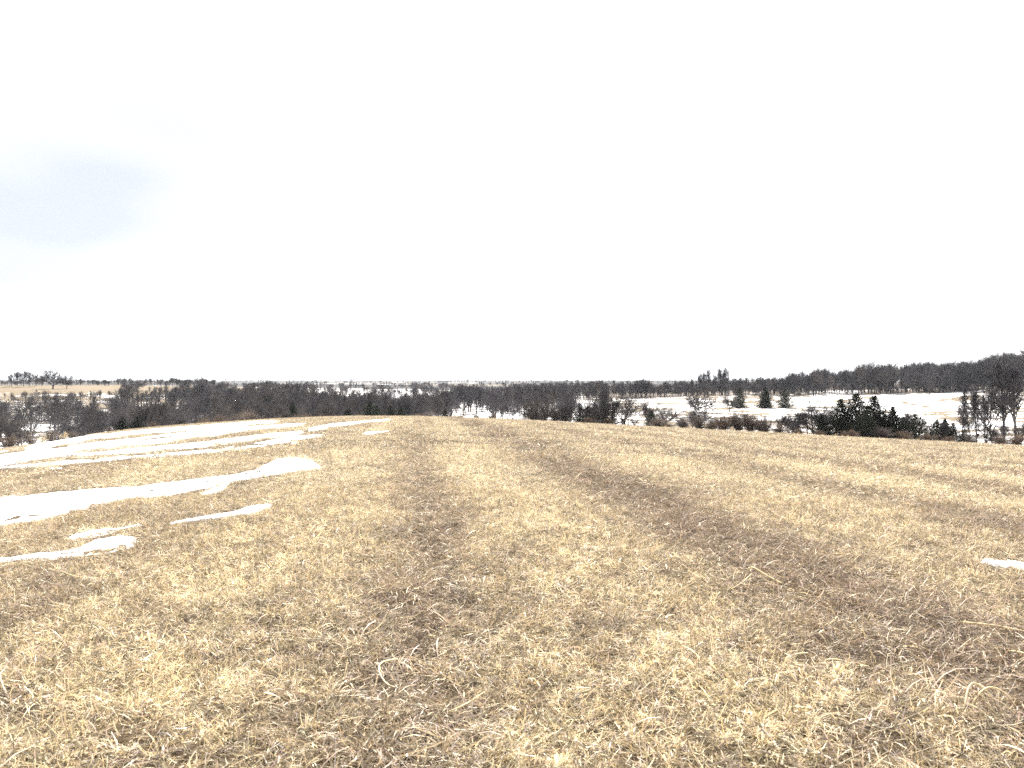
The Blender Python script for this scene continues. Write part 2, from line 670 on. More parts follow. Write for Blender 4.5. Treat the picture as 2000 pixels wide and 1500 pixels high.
def in_snow(u, v, grow=0.0):
    m = np.zeros(np.shape(u), dtype=bool)
    for _, st in SNOW:
        a = np.array(st, dtype=float)
        top = np.interp(u, a[:, 0], a[:, 1]) - grow
        bot = np.interp(u, a[:, 0], a[:, 2]) + grow
        m |= (u > a[0, 0]) & (u < a[-1, 0]) & (v > top) & (v < bot)
    return m


for si, (label, st) in enumerate(SNOW):
    a = np.array(st, dtype=float)
    pts_f, pts_n = [], []
    us = np.linspace(a[0, 0], a[-1, 0], 60)
    for u in us:
        pts_f.append(ground_at(u, np.interp(u, a[:, 0], a[:, 1])))
        pts_n.append(ground_at(u, np.interp(u, a[:, 0], a[:, 2])))
    pf, pn = np.array(pts_f), np.array(pts_n)
    mid = .5 * (pf + pn)
    arc = np.concatenate([[0], np.cumsum(np.hypot(*np.diff(mid, axis=0).T))])
    dist = mid[:, 1].mean()
    n = int(np.clip(arc[-1] / (.006 * dist), 60, 900))
    t = np.linspace(0, arc[-1], n)
    pf = np.stack([np.interp(t, arc, pf[:, k]) for k in (0, 1)], 1)
    pn = np.stack([np.interp(t, arc, pn[:, k]) for k in (0, 1)], 1)
    wdt = np.hypot(*(pf - pn).T)
    # ragged melt edges
    amp = np.minimum(.38 * wdt, .03 * dist + .14)
    sc = 1 / (.03 * dist + .10)
    jf = (fbm(t * sc + si * 31, t * 0 + 2.5, 5) - .5) * 2 * amp
    jn = (fbm(t * sc + si * 31, t * 0 + 60.5, 5) - .5) * 2 * amp
    dirv = (pf - pn) / np.maximum(wdt, 1e-6)[:, None]
    pf = pf + dirv * jf[:, None]
    pn = pn - dirv * jn[:, None]
    nc = 25
    cr = np.linspace(0, 1, nc)
    XY = pn[:, None, :] * (1 - cr)[None, :, None] + pf[:, None, :] * cr[None, :, None]
    prof = np.clip(np.minimum(cr, 1 - cr) * 7, 0, 1) ** .6
    endp = np.clip(np.minimum(t, arc[-1] - t) / (.1 * arc[-1] + 1e-6), 0, 1) ** .5
    th = .022 + .0006 * dist
    hgt = -.02 + (th + .02) * prof[None, :] * endp[:, None] * (.75 + .5 * fbm(XY[..., 0] * 2.5, XY[..., 1] * 2.5, 3))
    # holes where stubble pokes through
    hole = fbm(t[:, None] / (.10 * dist + .08) + si * 13 + 0 * cr[None, :], cr[None, :] * wdt[:, None] / (.018 * dist * max(1, dist / 14)) + 40 * si, 4)
    hgt = np.where((hole < (.345 if dist < 25 else .40)) & (prof[None, :] < 1.1), -.03, hgt)
    zz = Z(XY[..., 0], XY[..., 1]) + hgt
    V = np.concatenate([XY, zz[..., None]], -1).reshape(-1, 3)
    ii = np.arange(n * nc).reshape(n, nc)
    q = np.stack([ii[:-1, :-1], ii[1:, :-1], ii[1:, 1:], ii[:-1, 1:]], -1).reshape(-1, 4)
    o = link('snow_patch', np_mesh('snow_patch', V, q, M['snow'], True))
    tag(o, label, 'snow patch', 'snow left on the hay field')

# ------------------------------------------------------------------ instancing of grass (stuff)
def scatter_object(name, P, rot, scl, idx, protos, tone_v=None, kind='stuff', label=None, cat=None):
    pc = bpy.data.collections.new(name + '_pieces')      # not linked to the scene
    for k, (pn_, me) in enumerate(protos):
        pc.objects.link(bpy.data.objects.new('%s_%02d' % (pn_, k), me))
    me = bpy.data.meshes.new(name)
    me.vertices.add(len(P))
    me.vertices.foreach_set('co', np.asarray(P, dtype=np.float32).ravel())
    a = me.attributes.new('rot', 'FLOAT_VECTOR', 'POINT')
    a.data.foreach_set('vector', np.asarray(rot, dtype=np.float32).ravel())
    a = me.attributes.new('scl', 'FLOAT_VECTOR', 'POINT')
    a.data.foreach_set('vector', np.asarray(scl, dtype=np.float32).ravel())
    a = me.attributes.new('idx', 'INT', 'POINT')
    a.data.foreach_set('value', np.asarray(idx, dtype=np.int32))
    if tone_v is not None:
        a = me.attributes.new('tone', 'FLOAT', 'POINT')
        a.data.foreach_set('value', np.asarray(tone_v, dtype=np.float32))
    o = link(name, me)
    g = bpy.data.node_groups.new(name + '_scatter', 'GeometryNodeTree')
    g.interface.new_socket('Geometry', in_out='INPUT', socket_type='NodeSocketGeometry')
    g.interface.new_socket('Geometry', in_out='OUTPUT', socket_type='NodeSocketGeometry')
    gi = g.nodes.new('NodeGroupInput')
    go = g.nodes.new('NodeGroupOutput')
    ci = g.nodes.new('GeometryNodeCollectionInfo')
    ci.inputs['Collection'].default_value = pc
    ci.inputs['Separate Children'].default_value = True
    ci.inputs['Reset Children'].default_value = True
    ip = g.nodes.new('GeometryNodeInstanceOnPoints')
    ip.inputs['Pick Instance'].default_value = True

    def named(nm, typ):
        n = g.nodes.new('GeometryNodeInputNamedAttribute')
        n.data_type = typ
        n.inputs['Name'].default_value = nm
        return n.outputs['Attribute']
    er = g.nodes.new('FunctionNodeEulerToRotation')
    g.links.new(named('rot', 'FLOAT_VECTOR'), er.inputs[0])
    g.links.new(gi.outputs[0], ip.inputs['Points'])
    g.links.new(ci.outputs[0], ip.inputs['Instance'])
    g.links.new(named('idx', 'INT'), ip.inputs['Instance Index'])
    g.links.new(er.outputs[0], ip.inputs['Rotation'])
    g.links.new(named('scl', 'FLOAT_VECTOR'), ip.inputs['Scale'])
    g.links.new(ip.outputs[0], go.inputs[0])
    md = o.modifiers.new('scatter', 'NODES')
    md.node_group = g
    tag(o, label, cat, None, kind)
    return o


def blades(name, n, radius, lmin, lmax, wmin, wmax, elev, curl, seed, dirbias=0.0, tint_dark=.35):
    g = np.random.default_rng(seed)
    rr = radius * np.sqrt(g.random(n))
    th = g.random(n) * 2 * math.pi
    px, py = rr * np.cos(th), rr * np.sin(th)
    # blades gather in little clumps
    nc = max(4, n // 11)
    cx, cy = (radius * np.sqrt(g.random(nc))), g.random(nc) * 6.283
    cxx, cyy = cx * np.cos(cy), cx * np.sin(cy)
    pick = g.integers(0, nc, n)
    cl = g.random(n) < .72
    spread = .022 * (radius / .28)
    px = np.where(cl, cxx[pick] + g.normal(0, spread, n), px)
    py = np.where(cl, cyy[pick] + g.normal(0, spread, n), py)
    az = g.random(n) * 2 * math.pi
    if dirbias:
        b = g.random(n) < dirbias
        az = np.where(b, g.normal(0, .5, n) + np.where(g.random(n) < .5, 0, math.pi), az)
    Ln = lmin + (lmax - lmin) * g.random(n) ** 1.6
    el0 = np.radians(elev[0] + (elev[1] - elev[0]) * g.random(n) ** elev[2])
    dk = g.normal(0, curl, n)
    daz = g.normal(0, curl * .8, n)
    W = wmin + (wmax - wmin) * g.random(n) ** 1.5
    seg = 3
    czz = np.clip(g.normal(.006, .014, nc), -.006, .035)
    p = np.stack([px, py, g.random(n) * .012 - .004 + np.where(cl, czz[pick], 0)], 1)
    roll = g.random(n) * math.pi
    VV = np.zeros((n, seg + 1, 2, 3))
    el, a = el0.copy(), az.copy()
    for k in range(seg + 1):
        d = np.stack([np.cos(el) * np.cos(a), np.cos(el) * np.sin(a), np.sin(el)], 1)
        side = np.stack([-np.sin(a), np.cos(a), np.zeros(n)], 1)
        up = np.cross(d, side)
        sd = side * np.cos(roll)[:, None] + up * np.sin(roll)[:, None]
        w = W * (1 - .28 * k / seg * (1 + .9 * (k == seg)))
        VV[:, k, 0] = p - sd * w[:, None] * .5
        VV[:, k, 1] = p + sd * w[:, None] * .5
        p = p + d * (Ln / seg)[:, None]
        p[:, 2] = np.maximum(p[:, 2], -.004)
        el = el + dk - .12
        a = a + daz
    ii = np.arange(n * (seg + 1) * 2).reshape(n, seg + 1, 2)
    q = np.stack([ii[:, :-1, 0], ii[:, :-1, 1], ii[:, 1:, 1], ii[:, 1:, 0]], -1).reshape(-1, 4)
    ct = np.where(g.random(nc) < .30, g.uniform(.32, .6, nc), g.uniform(.85, 1.25, nc))
    t1 = (.70 + .5 * g.random(n)) * np.where(cl, ct[pick], 1)
    t1 = np.where(g.random(n) < tint_dark, t1 * .33, t1)
    t1 = np.where(g.random(n) < .16, t1 * 1.35, t1)
    hue = g.normal(0, .06, n)
    grey = np.where(g.random(n) < .25, .35, 0)
    c = np.stack([t1 * (1 + hue), t1, t1 * (1 - hue + grey), np.ones(n)], 1)
    c = np.repeat(c[:, None, :], (seg + 1) * 2, 1)
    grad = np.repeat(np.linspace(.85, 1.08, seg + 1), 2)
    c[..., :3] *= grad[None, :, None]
    return np_mesh(name, VV.reshape(-1, 3), q, M['straw'], False, colors={'tint': c.reshape(-1, 4)})


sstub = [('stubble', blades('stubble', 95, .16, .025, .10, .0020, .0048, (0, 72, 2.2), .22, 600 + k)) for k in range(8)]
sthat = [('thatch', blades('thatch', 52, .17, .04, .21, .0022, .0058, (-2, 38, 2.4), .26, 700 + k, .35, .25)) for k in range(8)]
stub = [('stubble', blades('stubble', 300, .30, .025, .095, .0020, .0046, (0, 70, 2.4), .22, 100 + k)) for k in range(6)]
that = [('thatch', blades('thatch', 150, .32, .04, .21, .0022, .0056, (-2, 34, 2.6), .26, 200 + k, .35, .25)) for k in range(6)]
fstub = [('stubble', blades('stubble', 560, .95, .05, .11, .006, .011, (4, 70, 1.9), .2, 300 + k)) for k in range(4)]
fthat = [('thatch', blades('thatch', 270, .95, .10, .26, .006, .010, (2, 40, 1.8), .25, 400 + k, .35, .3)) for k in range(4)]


def ring(y0, y1, dens, smax=.82):
    st = 1 / math.sqrt(dens)
    X, Y = np.meshgrid(np.arange(-smax * y1 - .5, smax * y1 + .5, st), np.arange(y0, y1, st))
    x = X.ravel() + rng.uniform(-.5, .5, X.size) * st * 1.1
    y = Y.ravel() + rng.uniform(-.5, .5, X.size) * st * 1.1
    k = np.abs(x) < smax * y + .5
    return x[k], y[k]


def place_grass(name, rings, protoA, protoB, rad, label):
    P, Rr, S_, I, T = [], [], [], [], []
    for y0, y1, dens, sc in rings:
        x, y = ring(y0, y1, dens)
        keep = y < edge_y(x / y) - 1
        u, v = pix(x, y, Zb(x, y))
        keep &= ~in_snow(u, v, -rad * .35 * 30 / y)
        x, y = x[keep], y[keep]
        z = Z(x, y)
        hol = fbm(x * 6.5 + 3, y * 5.0, 3)          # hollows between the clumps hold rotten straw, its tone darkened to paint their shade
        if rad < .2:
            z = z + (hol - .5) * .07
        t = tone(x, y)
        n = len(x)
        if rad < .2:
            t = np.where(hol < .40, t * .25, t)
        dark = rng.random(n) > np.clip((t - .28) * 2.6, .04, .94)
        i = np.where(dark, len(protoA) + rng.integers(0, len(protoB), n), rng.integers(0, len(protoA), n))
        e_ = .25
        gxn = (Zb(x + e_, y) - Zb(x - e_, y)) / (2 * e_)
        gyn = (Zb(x, y + e_) - Zb(x, y - e_)) / (2 * e_)
        yaw = np.where(dark, rng.normal(1.2, .9, n) + np.pi * rng.integers(0, 2, n), rng.random(n) * 6.283)
        # tilt with the slope (small angles, applied before yaw is undone)
        rx = np.arctan(gyn)
        ry = -np.arctan(gxn)
        cx = rx * np.cos(yaw) + (-ry) * -np.sin(yaw) * -1
        P.append(np.stack([x, y, z], 1))
        Rr.append(np.stack([rx * 0, ry * 0, yaw], 1))
        s = sc * (.8 + .45 * rng.random(n))
        S_.append(np.stack([s, s, s * (.75 + .6 * rng.random(n))], 1))
        I.append(i)
        T.append(np.clip(t + rng.normal(0, .10 if rad < .5 else .25, n), 0, 1))
    return scatter_object(name, np.concatenate(P), np.concatenate(Rr), np.concatenate(S_), np.concatenate(I),
                          [('a_' + a, b) for a, b in protoA] + [('b_' + a, b) for a, b in protoB],
                          np.concatenate(T), label=label, cat='dry grass')


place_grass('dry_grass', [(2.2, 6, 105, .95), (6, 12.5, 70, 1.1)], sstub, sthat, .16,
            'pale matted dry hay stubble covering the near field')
place_grass('middle_dry_grass', [(12, 22, 9, 1.25)], stub, that, .3,
            'pale dry stubble in the middle distance of the field')
place_grass('far_dry_grass', [(19, 40, 1.4, 1.0), (40, 138, .75, 1.15)], fstub, fthat, .95,
            'blonde dry stubble running to the crest of the field')


# single straws standing through the thin snow
few = [('straw', blades('straw', 9, .28, .05, .14, .003, .006, (15, 80, 1.0), .2, 500 + k, 0, .6)) for k in range(5)]
X, Y = np.meshgrid(np.arange(-26, 10, .22), np.arange(4, 34, .22))
x = X.ravel() + rng.uniform(-.1, .1, X.size)
y = Y.ravel() + rng.uniform(-.1, .1, X.size)
u, v = pix(x, y, Zb(x, y))
k = in_snow(u, v) & (fbm(x * 1.1, y * 1.1, 3) < .47)
x, y = x[k], y[k]
n = len(x)
scatter_object('straw_in_snow', np.stack([x, y, Z(x, y)], 1), np.stack([np.zeros(n), np.zeros(n), rng.random(n) * 6.283], 1), np.ones((n, 3)),
               rng.integers(0, 5, n), few, np.full(n, .3), label='thin straws poking through the near snow patches', cat='dry grass')


# ------------------------------------------------------------------ tube meshes
def tubes(segs, sides=3):
    s = np.array(segs, dtype=float)           # p0(3) p1(3) r0 r1
    p0, p1, r0, r1 = s[:, 0:3], s[:, 3:6], s[:, 6], s[:, 7]
    d = p1 - p0
    d /= np.maximum(np.linalg.norm(d, axis=1), 1e-9)[:, None]
    ref = np.where(np.abs(d[:, 2:3]) > .9, np.array([[1., 0, 0]]), np.array([[0, 0, 1.]]))
    a = np.cross(d, ref)
    a /= np.linalg.norm(a, axis=1)[:, None]
    b = np.cross(d, a)
    n = len(s)
    V = np.zeros((n, 2, sides, 3))
    for k in range(sides):
        c, sn = math.cos(6.28318 * k / sides), math.sin(6.28318 * k / sides)
        o = a * c + b * sn
        V[:, 0, k] = p0 + o * r0[:, None]
        V[:, 1, k] = p1 + o * r1[:, None]
    ii = np.arange(n * 2 * sides).reshape(n, 2, sides)
    nx = np.roll(ii, -1, axis=2)
    q = np.stack([ii[:, 0], nx[:, 0], nx[:, 1], ii[:, 1]], -1).reshape(-1, 4)
    return V.reshape(-1, 3), q


def rot_about(v, axis_, ang):
    return v * math.cos(ang) + np.cross(axis_, v) * math.sin(ang) + axis_ * np.dot(axis_, v) * (1 - math.cos(ang))


def grow_tree(seed, habit, lod=0):
    """10 m high bare tree; returns (wood segments, twig segments)"""
    g = random.Random(seed)
    H = 10.0
    P = dict(oak=dict(trunk=.30, limbs=9, ang=(40, 80), l1=.46, up=.10, tr=.26, kids=(8, 7, 5)),
             elm=dict(trunk=.28, limbs=7, ang=(18, 45), l1=.58, up=.16, tr=.22, kids=(8, 7, 5)),
             tall=dict(trunk=.72, limbs=16, ang=(30, 60), l1=.25, up=.25, tr=.15, kids=(6, 5, 4)),
             wood=dict(trunk=.55, limbs=12, ang=(25, 60), l1=.34, up=.22, tr=.16, kids=(6, 5, 5)),
             shrub=dict(trunk=.04, limbs=22, ang=(5, 55), l1=.78, up=.12, tr=.30, kids=(8, 6, 4)))[habit]
    wood, twig = [], []
    rad_twig = (.020, .021, .029, .028)[lod] if habit != 'shrub' else .030
    maxlev = (4, 4, 3, 4)[lod]
    keep = (1.0, .55, .8, .9)[lod]

    def branch(p, d, ln, r, lev):
        n = 3 if lev < 3 else 2
        pts = [p.copy()]
        dd = d.copy()
        rr = [r]
        for k in range(n):
            w = np.array([g.gauss(0, 1), g.gauss(0, 1), g.gauss(0, .6)]) * (.16 if lev else .05)
            dd = dd + w + np.array([0, 0, P['up'] * (.6 if lev else .3)])
            dd = dd / np.linalg.norm(dd)
            pts.append(pts[-1] + dd * ln / n)
            rr.append(max(rad_twig * .7, r * (1 - (k + 1) / n * .62)))
        dest = wood if lev <= 2 else twig
        for k in range(n):
            dest.append((*pts[k], *pts[k + 1], rr[k], rr[k + 1]))
        if lev >= maxlev:
            return
        nk = P['limbs'] if lev == 0 else P['kids'][min(lev - 1, 2)]
        if lev > 0:
            nk = max(2, int(round(nk * (keep if lev > 1 else 1) * g.uniform(.75, 1.2))))
        for k in range(nk):
            if lev == 0:
                t = 1 - (1 - .42) * g.random() if habit in ('oak', 'elm') else g.uniform(.35, 1.0)
                if habit in ('tall', 'wood'):
                    t = .28 + .72 * (k + g.random()) / nk
                if habit == 'shrub':
                    t = g.random()
            else:
                t = .25 + .75 * (k + g.random()) / nk
            f = t * n
            i = min(n - 1, int(f))
            q = pts[i] + (pts[i + 1] - pts[i]) * (f - i)
            ax = np.cross(dd, np.array([g.gauss(0, 1), g.gauss(0, 1), g.gauss(0, 1)]))
            ax = ax / np.linalg.norm(ax)
            if lev == 0:
                ang = R(g.uniform(*P['ang']))
                if habit in ('tall', 'wood'):
                    ang *= 1.15 - .55 * t
                azm = 2.4 * k + g.uniform(-.5, .5)
                nd = np.array([math.sin(ang) * math.cos(azm), math.sin(ang) * math.sin(azm), math.cos(ang)])
                l2 = H * P['l1'] * (g.uniform(.75, 1.1) if habit != 'shrub' else g.uniform(.35, 1.15))
                if habit in ('tall', 'wood'):
                    l2 *= 1.25 - .75 * t
                r2 = r * (.52 if habit != 'shrub' else .42) * g.uniform(.7, 1.1)
            else:
                nd = rot_about(dd, ax, R(g.uniform(24, 62)))
                nd[2] += .12
                nd = nd / np.linalg.norm(nd)
                l2 = ln * g.uniform(.42, .66) * (1.15 - .35 * t)
                r2 = max(rad_twig, r * .46)
            branch(q, nd, max(l2, .25), r2, lev + 1)
    branch(np.array([0., 0, -.25]), np.array([g.gauss(0, .05), g.gauss(0, .05), 1.]), H * P['trunk'], P['tr'], 0)
    top = max(s[5] for s in wood + twig)
    k = H / top
    sc = lambda S: [tuple(v * k for v in s) for s in S]
    return sc(wood), sc(twig)


def cedar_mesh(seed, rfac=.30, n_br=290, leaf=.25):
    g = np.random.default_rng(seed)
    H = 6.0
    V, F, T = [], [], []
    lobes = g.random((9, 3))
    for k in range(n_br):
        h = .02 + .98 * ((k + g.random()) / n_br) ** 1.05
        prof = 1.15 * (1 - h) ** .80 * (1 - .45 * math.exp(-h * 11))
        az = k * 2.4 + g.normal(0, .4)
        lump = 1 + .35 * math.sin(az * 2 + lobes[min(8, int(h * 9)), 0] * 6.3) * (1 - h) + .30 * g.normal()
        r = H * rfac * prof * min(1.7, max(.3, lump)) + .05
        rise = .1 + .9 * h
        n = max(4, int(5 + 15 * r / (H * rfac)))
        for j in range(n):
            f = .12 + .88 * ((j + g.random()) / n) ** .75
            wd = .05 + .16 * r * (1 - .6 * f)
            c = np.array([math.cos(az) * r * f, math.sin(az) * r * f, h * H * .97 + r * f * f * rise * .6 - .10 * f])
            c += g.normal(0, 1, 3) * np.array([wd, wd, .05])
            for q in range(3):
                a = g.normal(0, .7, 3) + np.array([math.cos(az), math.sin(az), .35 + .9 * h])
                a /= np.linalg.norm(a)
                b = np.cross(a, g.normal(0, 1, 3))
                b /= np.linalg.norm(b)
                L_ = leaf * g.uniform(.6, 1.25) * (1 - .35 * h)
                w = L_ * g.uniform(.22, .40)
                i0 = len(V)
                V += [c - a * L_ * .4, c + b * w * .6, c + a * L_ * .8, c - b * w * .6]
                F.append((i0, i0 + 1, i0 + 2, i0 + 3))
                tv = float(np.clip(.1 + .9 * g.random(), 0, 1))
                T += [tv] * 4
    V = np.array(V)
    V[:, 2] *= H / V[:, 2].max()
    return V, np.array(F), np.array(T)


PRO = {}
for hb, nvar, tmat in (('oak', 3, 'twig'), ('elm', 3, 'twig'), ('tall', 2, 'twig'), ('wood', 4, 'twig'), ('shrub', 3, 'red')):
    for k in range(nvar):
        w, t = grow_tree(hash(hb) % 1 + 50 * k + len(hb) * 7 + ord(hb[0]), hb, 0)
        Vw, Fw = tubes(w, 5)
        Vt, Ft = tubes(t, 3)
        mats = ('twig', 'brown') if hb != 'shrub' else ('red', 'brush', 'tan')
        PRO[hb, k] = (np_mesh('trunk', Vw, Fw, M['bark'] if hb != 'shrub' else M['brush'], True),
                      {m: np_mesh('crown', Vt, Ft, M[m]) for m in mats})
        if hb in ('wood', 'oak', 'elm', 'tall'):
            w, t = grow_tree(600 + 50 * k + ord(hb[0]), hb, 3)
            Vw, Fw = tubes(w, 4)
            Vt, Ft = tubes(t, 3)
            PRO[hb + '_far', k] = (np_mesh('trunk', Vw, Fw, M['bark'], True), {m: np_mesh('crown', Vt, Ft, M[m]) for m in ('twig', 'brown')})
            for lod in (1, 2):
                w, t = grow_tree(900 + 50 * k + lod + ord(hb[0]), hb, lod)
                V1, F1 = tubes(w, 3)
                V2, F2 = tubes(t, 3)
                for m in ('twig', 'brown'):
                    PRO[hb, k, lod, m] = np_mesh('bare_tree', np.concatenate([V1, V2]), np.concatenate([F1, F2 + len(V1)]), M[m])
for k in range(4):
    V, F, T = cedar_mesh(70 + k, rfac=(.24, .30, .36, .20)[k])
    me = np_mesh('crown', V, F, M['cedar'], floats={'tint': T})
    Vw, Fw = tubes([(0, 0, -.2, .02, 0, 2.5, .11, .08), (.02, 0, 2.5, 0, 0, 5.2, .08, .02)], 6)
    PRO['cedar', k] = (np_mesh('trunk', Vw, Fw, M['bark']), {'cedar': me})


def plant(name, proto, var, u, y, top, label, cat, group=None, mat=None, wide=1.0, hgt=None, tilt=0.0):
    """tree with trunk and crown; its height follows from the row its top reaches in the picture"""
    x = float(world_x(u, y))
    z = float(Z(x, y))
    h = hgt if hgt else EYE - (top - HROW) / FPX * y - z
    if 190 < y and not (y > 365 and proto == 'wood') and proto != 'tall' and proto + '_far' in [k_[0] for k_ in PRO]:
        proto += '_far'
    base = 10.0 if proto != 'cedar' else 6.0
    s = h / base
    o = bpy.data.objects.new(name, None)
    COL.objects.link(o)
    o.empty_display_size = .5
    o.location = (x, y, z - .05)
    o.rotation_euler = (0, tilt, random.uniform(0, 6.28))
    o.scale = (s * wide, s * wide, s)
    tr, crowns = PRO[proto, var]
    link('trunk', tr, o)
    link('crown', crowns[mat] if mat else next(iter(crowns.values())), o)
    tag(o, label, cat, group)
    return o


EC = 'cedars along the field edge'
# dark cedars (eastern red cedar shape) ---------------------------------------------
for u, y, top, var, wide, label in [
    (722, 132, 782, 1, 1.15, 'dark cedar pair-mate, taller of the cedars behind the field crest'),
    (736, 130, 791, 2, .9, 'dark cedar leaning against the right of the tallest crest cedar'),
    (763, 136, 791, 1, 1.0, 'squat dark cedar second from the crest cedar pair'),
    (783, 134, 790, 2, .95, 'squat dark cedar rightmost of the four behind the field crest'),
    (680, 140, 795, 1, 1.0, 'dim low cedar left of the crest cedars'),
    (869, 126, 797, 3, 1.1, 'small pointed cedar on the crest, left of the little snow bank'),
    (572, 150, 784, 3, .9, 'narrow dark cedar among brown brush left of the crest'),
    (238, 140, 814, 1, 1.2, 'left one of two dark cedars above the left snow streaks'),
    (268, 140, 812, 1, 1.25, 'right one of two dark cedars above the left snow streaks'),
    (352, 142, 820, 2, 1.2, 'low dark cedar bush above the middle of the left snow streaks'),
    (1133, 118, 786, 1, .9, 'small thin cedar left of the bare trees near the right snow pasture'),
    (1160, 117, 794, 2, 1.0, 'bushy dark cedar under the twin bare trees'),
    (1179, 118, 782, 3, 1.1, 'upright dark cedar at the foot of a bare tree'),
    (1216, 104, 816, 2, 1.1, 'low spreading dark cedar below the big forked bare tree'),
    (1240, 104, 826, 2, .9, 'lowest dark cedar bush right of the forked bare tree'),
    (1272, 112, 800, 1, 1.0, 'small dark cedar standing over reddish brush'),
    (1643, 96, 776, 1, .95, 'tall dark cedar leftmost of the big right-hand cedar clump'),
    (1672, 97, 766, 1, 1.1, 'tallest dark cedar in the big right-hand clump'),
    (1708, 95, 770, 1, 1.05, 'dark cedar right end of the big right-hand clump'),
    (1690, 92, 800, 2, 1.0, 'low dark cedar filling the middle foot of the right-hand clump'),
    (1744, 92, 792, 3, 1.15, 'slender pointed cedar between the clump and the round cedar'),
    (1787, 90, 806, 2, 1.0, 'round bushy cedar with open snow behind its right side'),
    (1830, 92, 818, 1, 1.0, 'small cedar right of the round bushy cedar'),
    (1862, 90, 824, 2, .9, 'low dark cedar at the foot of thin saplings on the right'),
    (1604, 97, 806, 1, .9, 'half-hidden cedar between the tangled tree and the clump'),
    (1728, 94, 806, 1, .9, 'short cedar closing the right side of the big clump'),
    (1765, 93, 812, 1, .9, 'short cedar between the slender and the round cedar'),
    (1846, 91, 816, 3, 1.0, 'thin pointed cedar between the two small right cedars'),
    (1148, 119, 792, 3, 1.0, 'thin cedar between the first two cedars by the twin bare trees'),
    (1198, 112, 800, 1, .9, 'small cedar at the left foot of the big forked tree'),
    (1884, 88, 836, 2, .8, 'lowest small cedar beside grey brush on the right')]:
    plant('cedar_tree', 'cedar', var, u, y, top, label, 'cedar tree', EC, 'cedar', wide * 1.25)
for u, y, top, var, wide, label in [
    (1445, 252, 757, 1, 1.0, 'left one of three dark cedars standing in the snowy pasture'),
    (1495, 252, 755, 3, 1.45, 'middle columnar one of three dark cedars in the snowy pasture'),
    (1533, 250, 757, 1, .95, 'right one of three dark cedars standing in the snowy pasture'),
    (1257, 240, 794, 2, 1.0, 'tiny cedar bush on the snow behind the forked bare tree')]:
    plant('cedar_tree', 'cedar', var, u, y, top, label, 'cedar tree', 'cedars in the snowy pasture', 'cedar', wide * 1.2)

# bare trees that stand out ---------------------------------------------------------
for u, y, top, pr, var, wide, mat, label in [
    (1220, 122, 757, 'elm', 0, 1.15, 'twig', 'big forked bare tree in front of the right snowy pasture'),
    (1168, 135, 748, 'elm', 1, .8, 'twig', 'tall twin-stemmed bare tree left of the big forked one'),
    (1183, 133, 752, 'wood', 0, .8, 'twig', 'thin bare tree between the twin-stemmed and the forked tree'),
    (1267, 150, 770, 'elm', 2, .7, 'twig', 'slim bare sapling on the snow right of the forked tree'),
    (1365, 205, 748, 'oak', 0, .8, 'brown', 'lone round-crowned bare tree on the open snow'),
    (1425, 235, 765, 'oak', 1, .9, 'twig', 'small bare tree touching the leftmost pasture cedar'),
    (1590, 100, 776, 'oak', 2, .95, 'twig', 'wide tangled bare tree left of the big cedar clump'),
    (1548, 104, 796, 'oak', 1, 1.0, 'twig', 'low bare tree with curved limbs under the pasture cedars'),
    (1612, 104, 784, 'elm', 1, .9, 'twig', 'bare tree half hidden behind the left cedar of the clump'),
    (1000, 128, 772, 'elm', 2, 1.3, 'twig', 'leaning Y-shaped bare tree right of the little snow bank'),
    (103, 432, 716, 'oak', 0, 1.2, 'twig', 'big round-crowned oak breaking the left skyline'),
    (266, 425, 733, 'oak', 1, 1.55, 'twig', 'low spreading oak on the left hillside pasture'),
    (130, 440, 736, 'oak', 2, 1.0, 'twig', 'shorter bare tree right of the big skyline oak'),
    (1961, 118, 700, 'tall', 0, 1.1, 'twig', 'tall bare tree with thick trunk at the right edge'),
    (1985, 112, 712, 'tall', 1, 1.0, 'twig', 'tall bare tree cut by the right picture edge'),
    (1938, 120, 735, 'elm', 0, .8, 'twig', 'forked bare tree left of the tall right-edge trees'),
    (1880, 112, 752, 'tall', 0, .7, 'twig', 'thin bare sapling leftmost of the right-edge saplings'),
    (1908, 114, 760, 'tall', 1, .7, 'twig', 'thin bare sapling second of the right-edge saplings'),
    (1924, 110, 766, 'tall', 0, .6, 'twig', 'leaning thin bare sapling in front of the right snow'),
    (1893, 105, 795, 'elm', 1, .8, 'twig', 'short bare sapling over the lowest right cedars'),
    (1815, 322, 716, 'oak', 1, .85, 'twig', 'thick-trunked bare tree at the back of the snowy pasture'),
    (1833, 318, 728, 'wood', 2, .7, 'twig', 'small bare tree next to the thick-trunked one at the back'),
    (1862, 300, 735, 'wood', 1, .6, 'twig', 'leaning bare tree alone on the snow at the back right'),
    (1925, 92, 818, 'oak', 2, .9, 'twig', 'dark low bare tree with arching limbs at the right field edge'),
    (150, 150, 806, 'oak', 0, 1.25, 'twig', 'dark arching bare tree left of the two left cedars'),
    (190, 152, 800, 'elm', 1, 1.2, 'twig', 'broad bare tree beside the dark arching one on the left'),
    (330, 158, 795, 'elm', 0, 1.35, 'brown', 'olive-grey round bare tree above the left snow streaks'),
    (455, 160, 782, 'oak', 1, 1.1, 'twig', 'dark bare tree with a straight trunk left of the orange brush'),
    (10, 152, 790, 'elm', 2, 1.3, 'brown', 'reddish brown bushy tree at the far left edge'),
    (-25, 146, 788, 'oak', 2, 1.1, 'brown', 'brown bare tree cut by the left picture edge'),
    (36, 156, 812, 'oak', 1, 1.1, 'brown', 'lower reddish tree beside the left snow bank'),
    (905, 240, 744, 'elm', 1, 1.0, 'twig', 'tall dark tree rising over the middle of the valley wood'),
    (930, 245, 746, 'elm', 2, 1.0, 'twig', 'tall bare tree right of the dark one in the valley wood')]:
    plant('bare_tree', pr, var, u, y, top, label, 'bare tree', None, mat, wide)
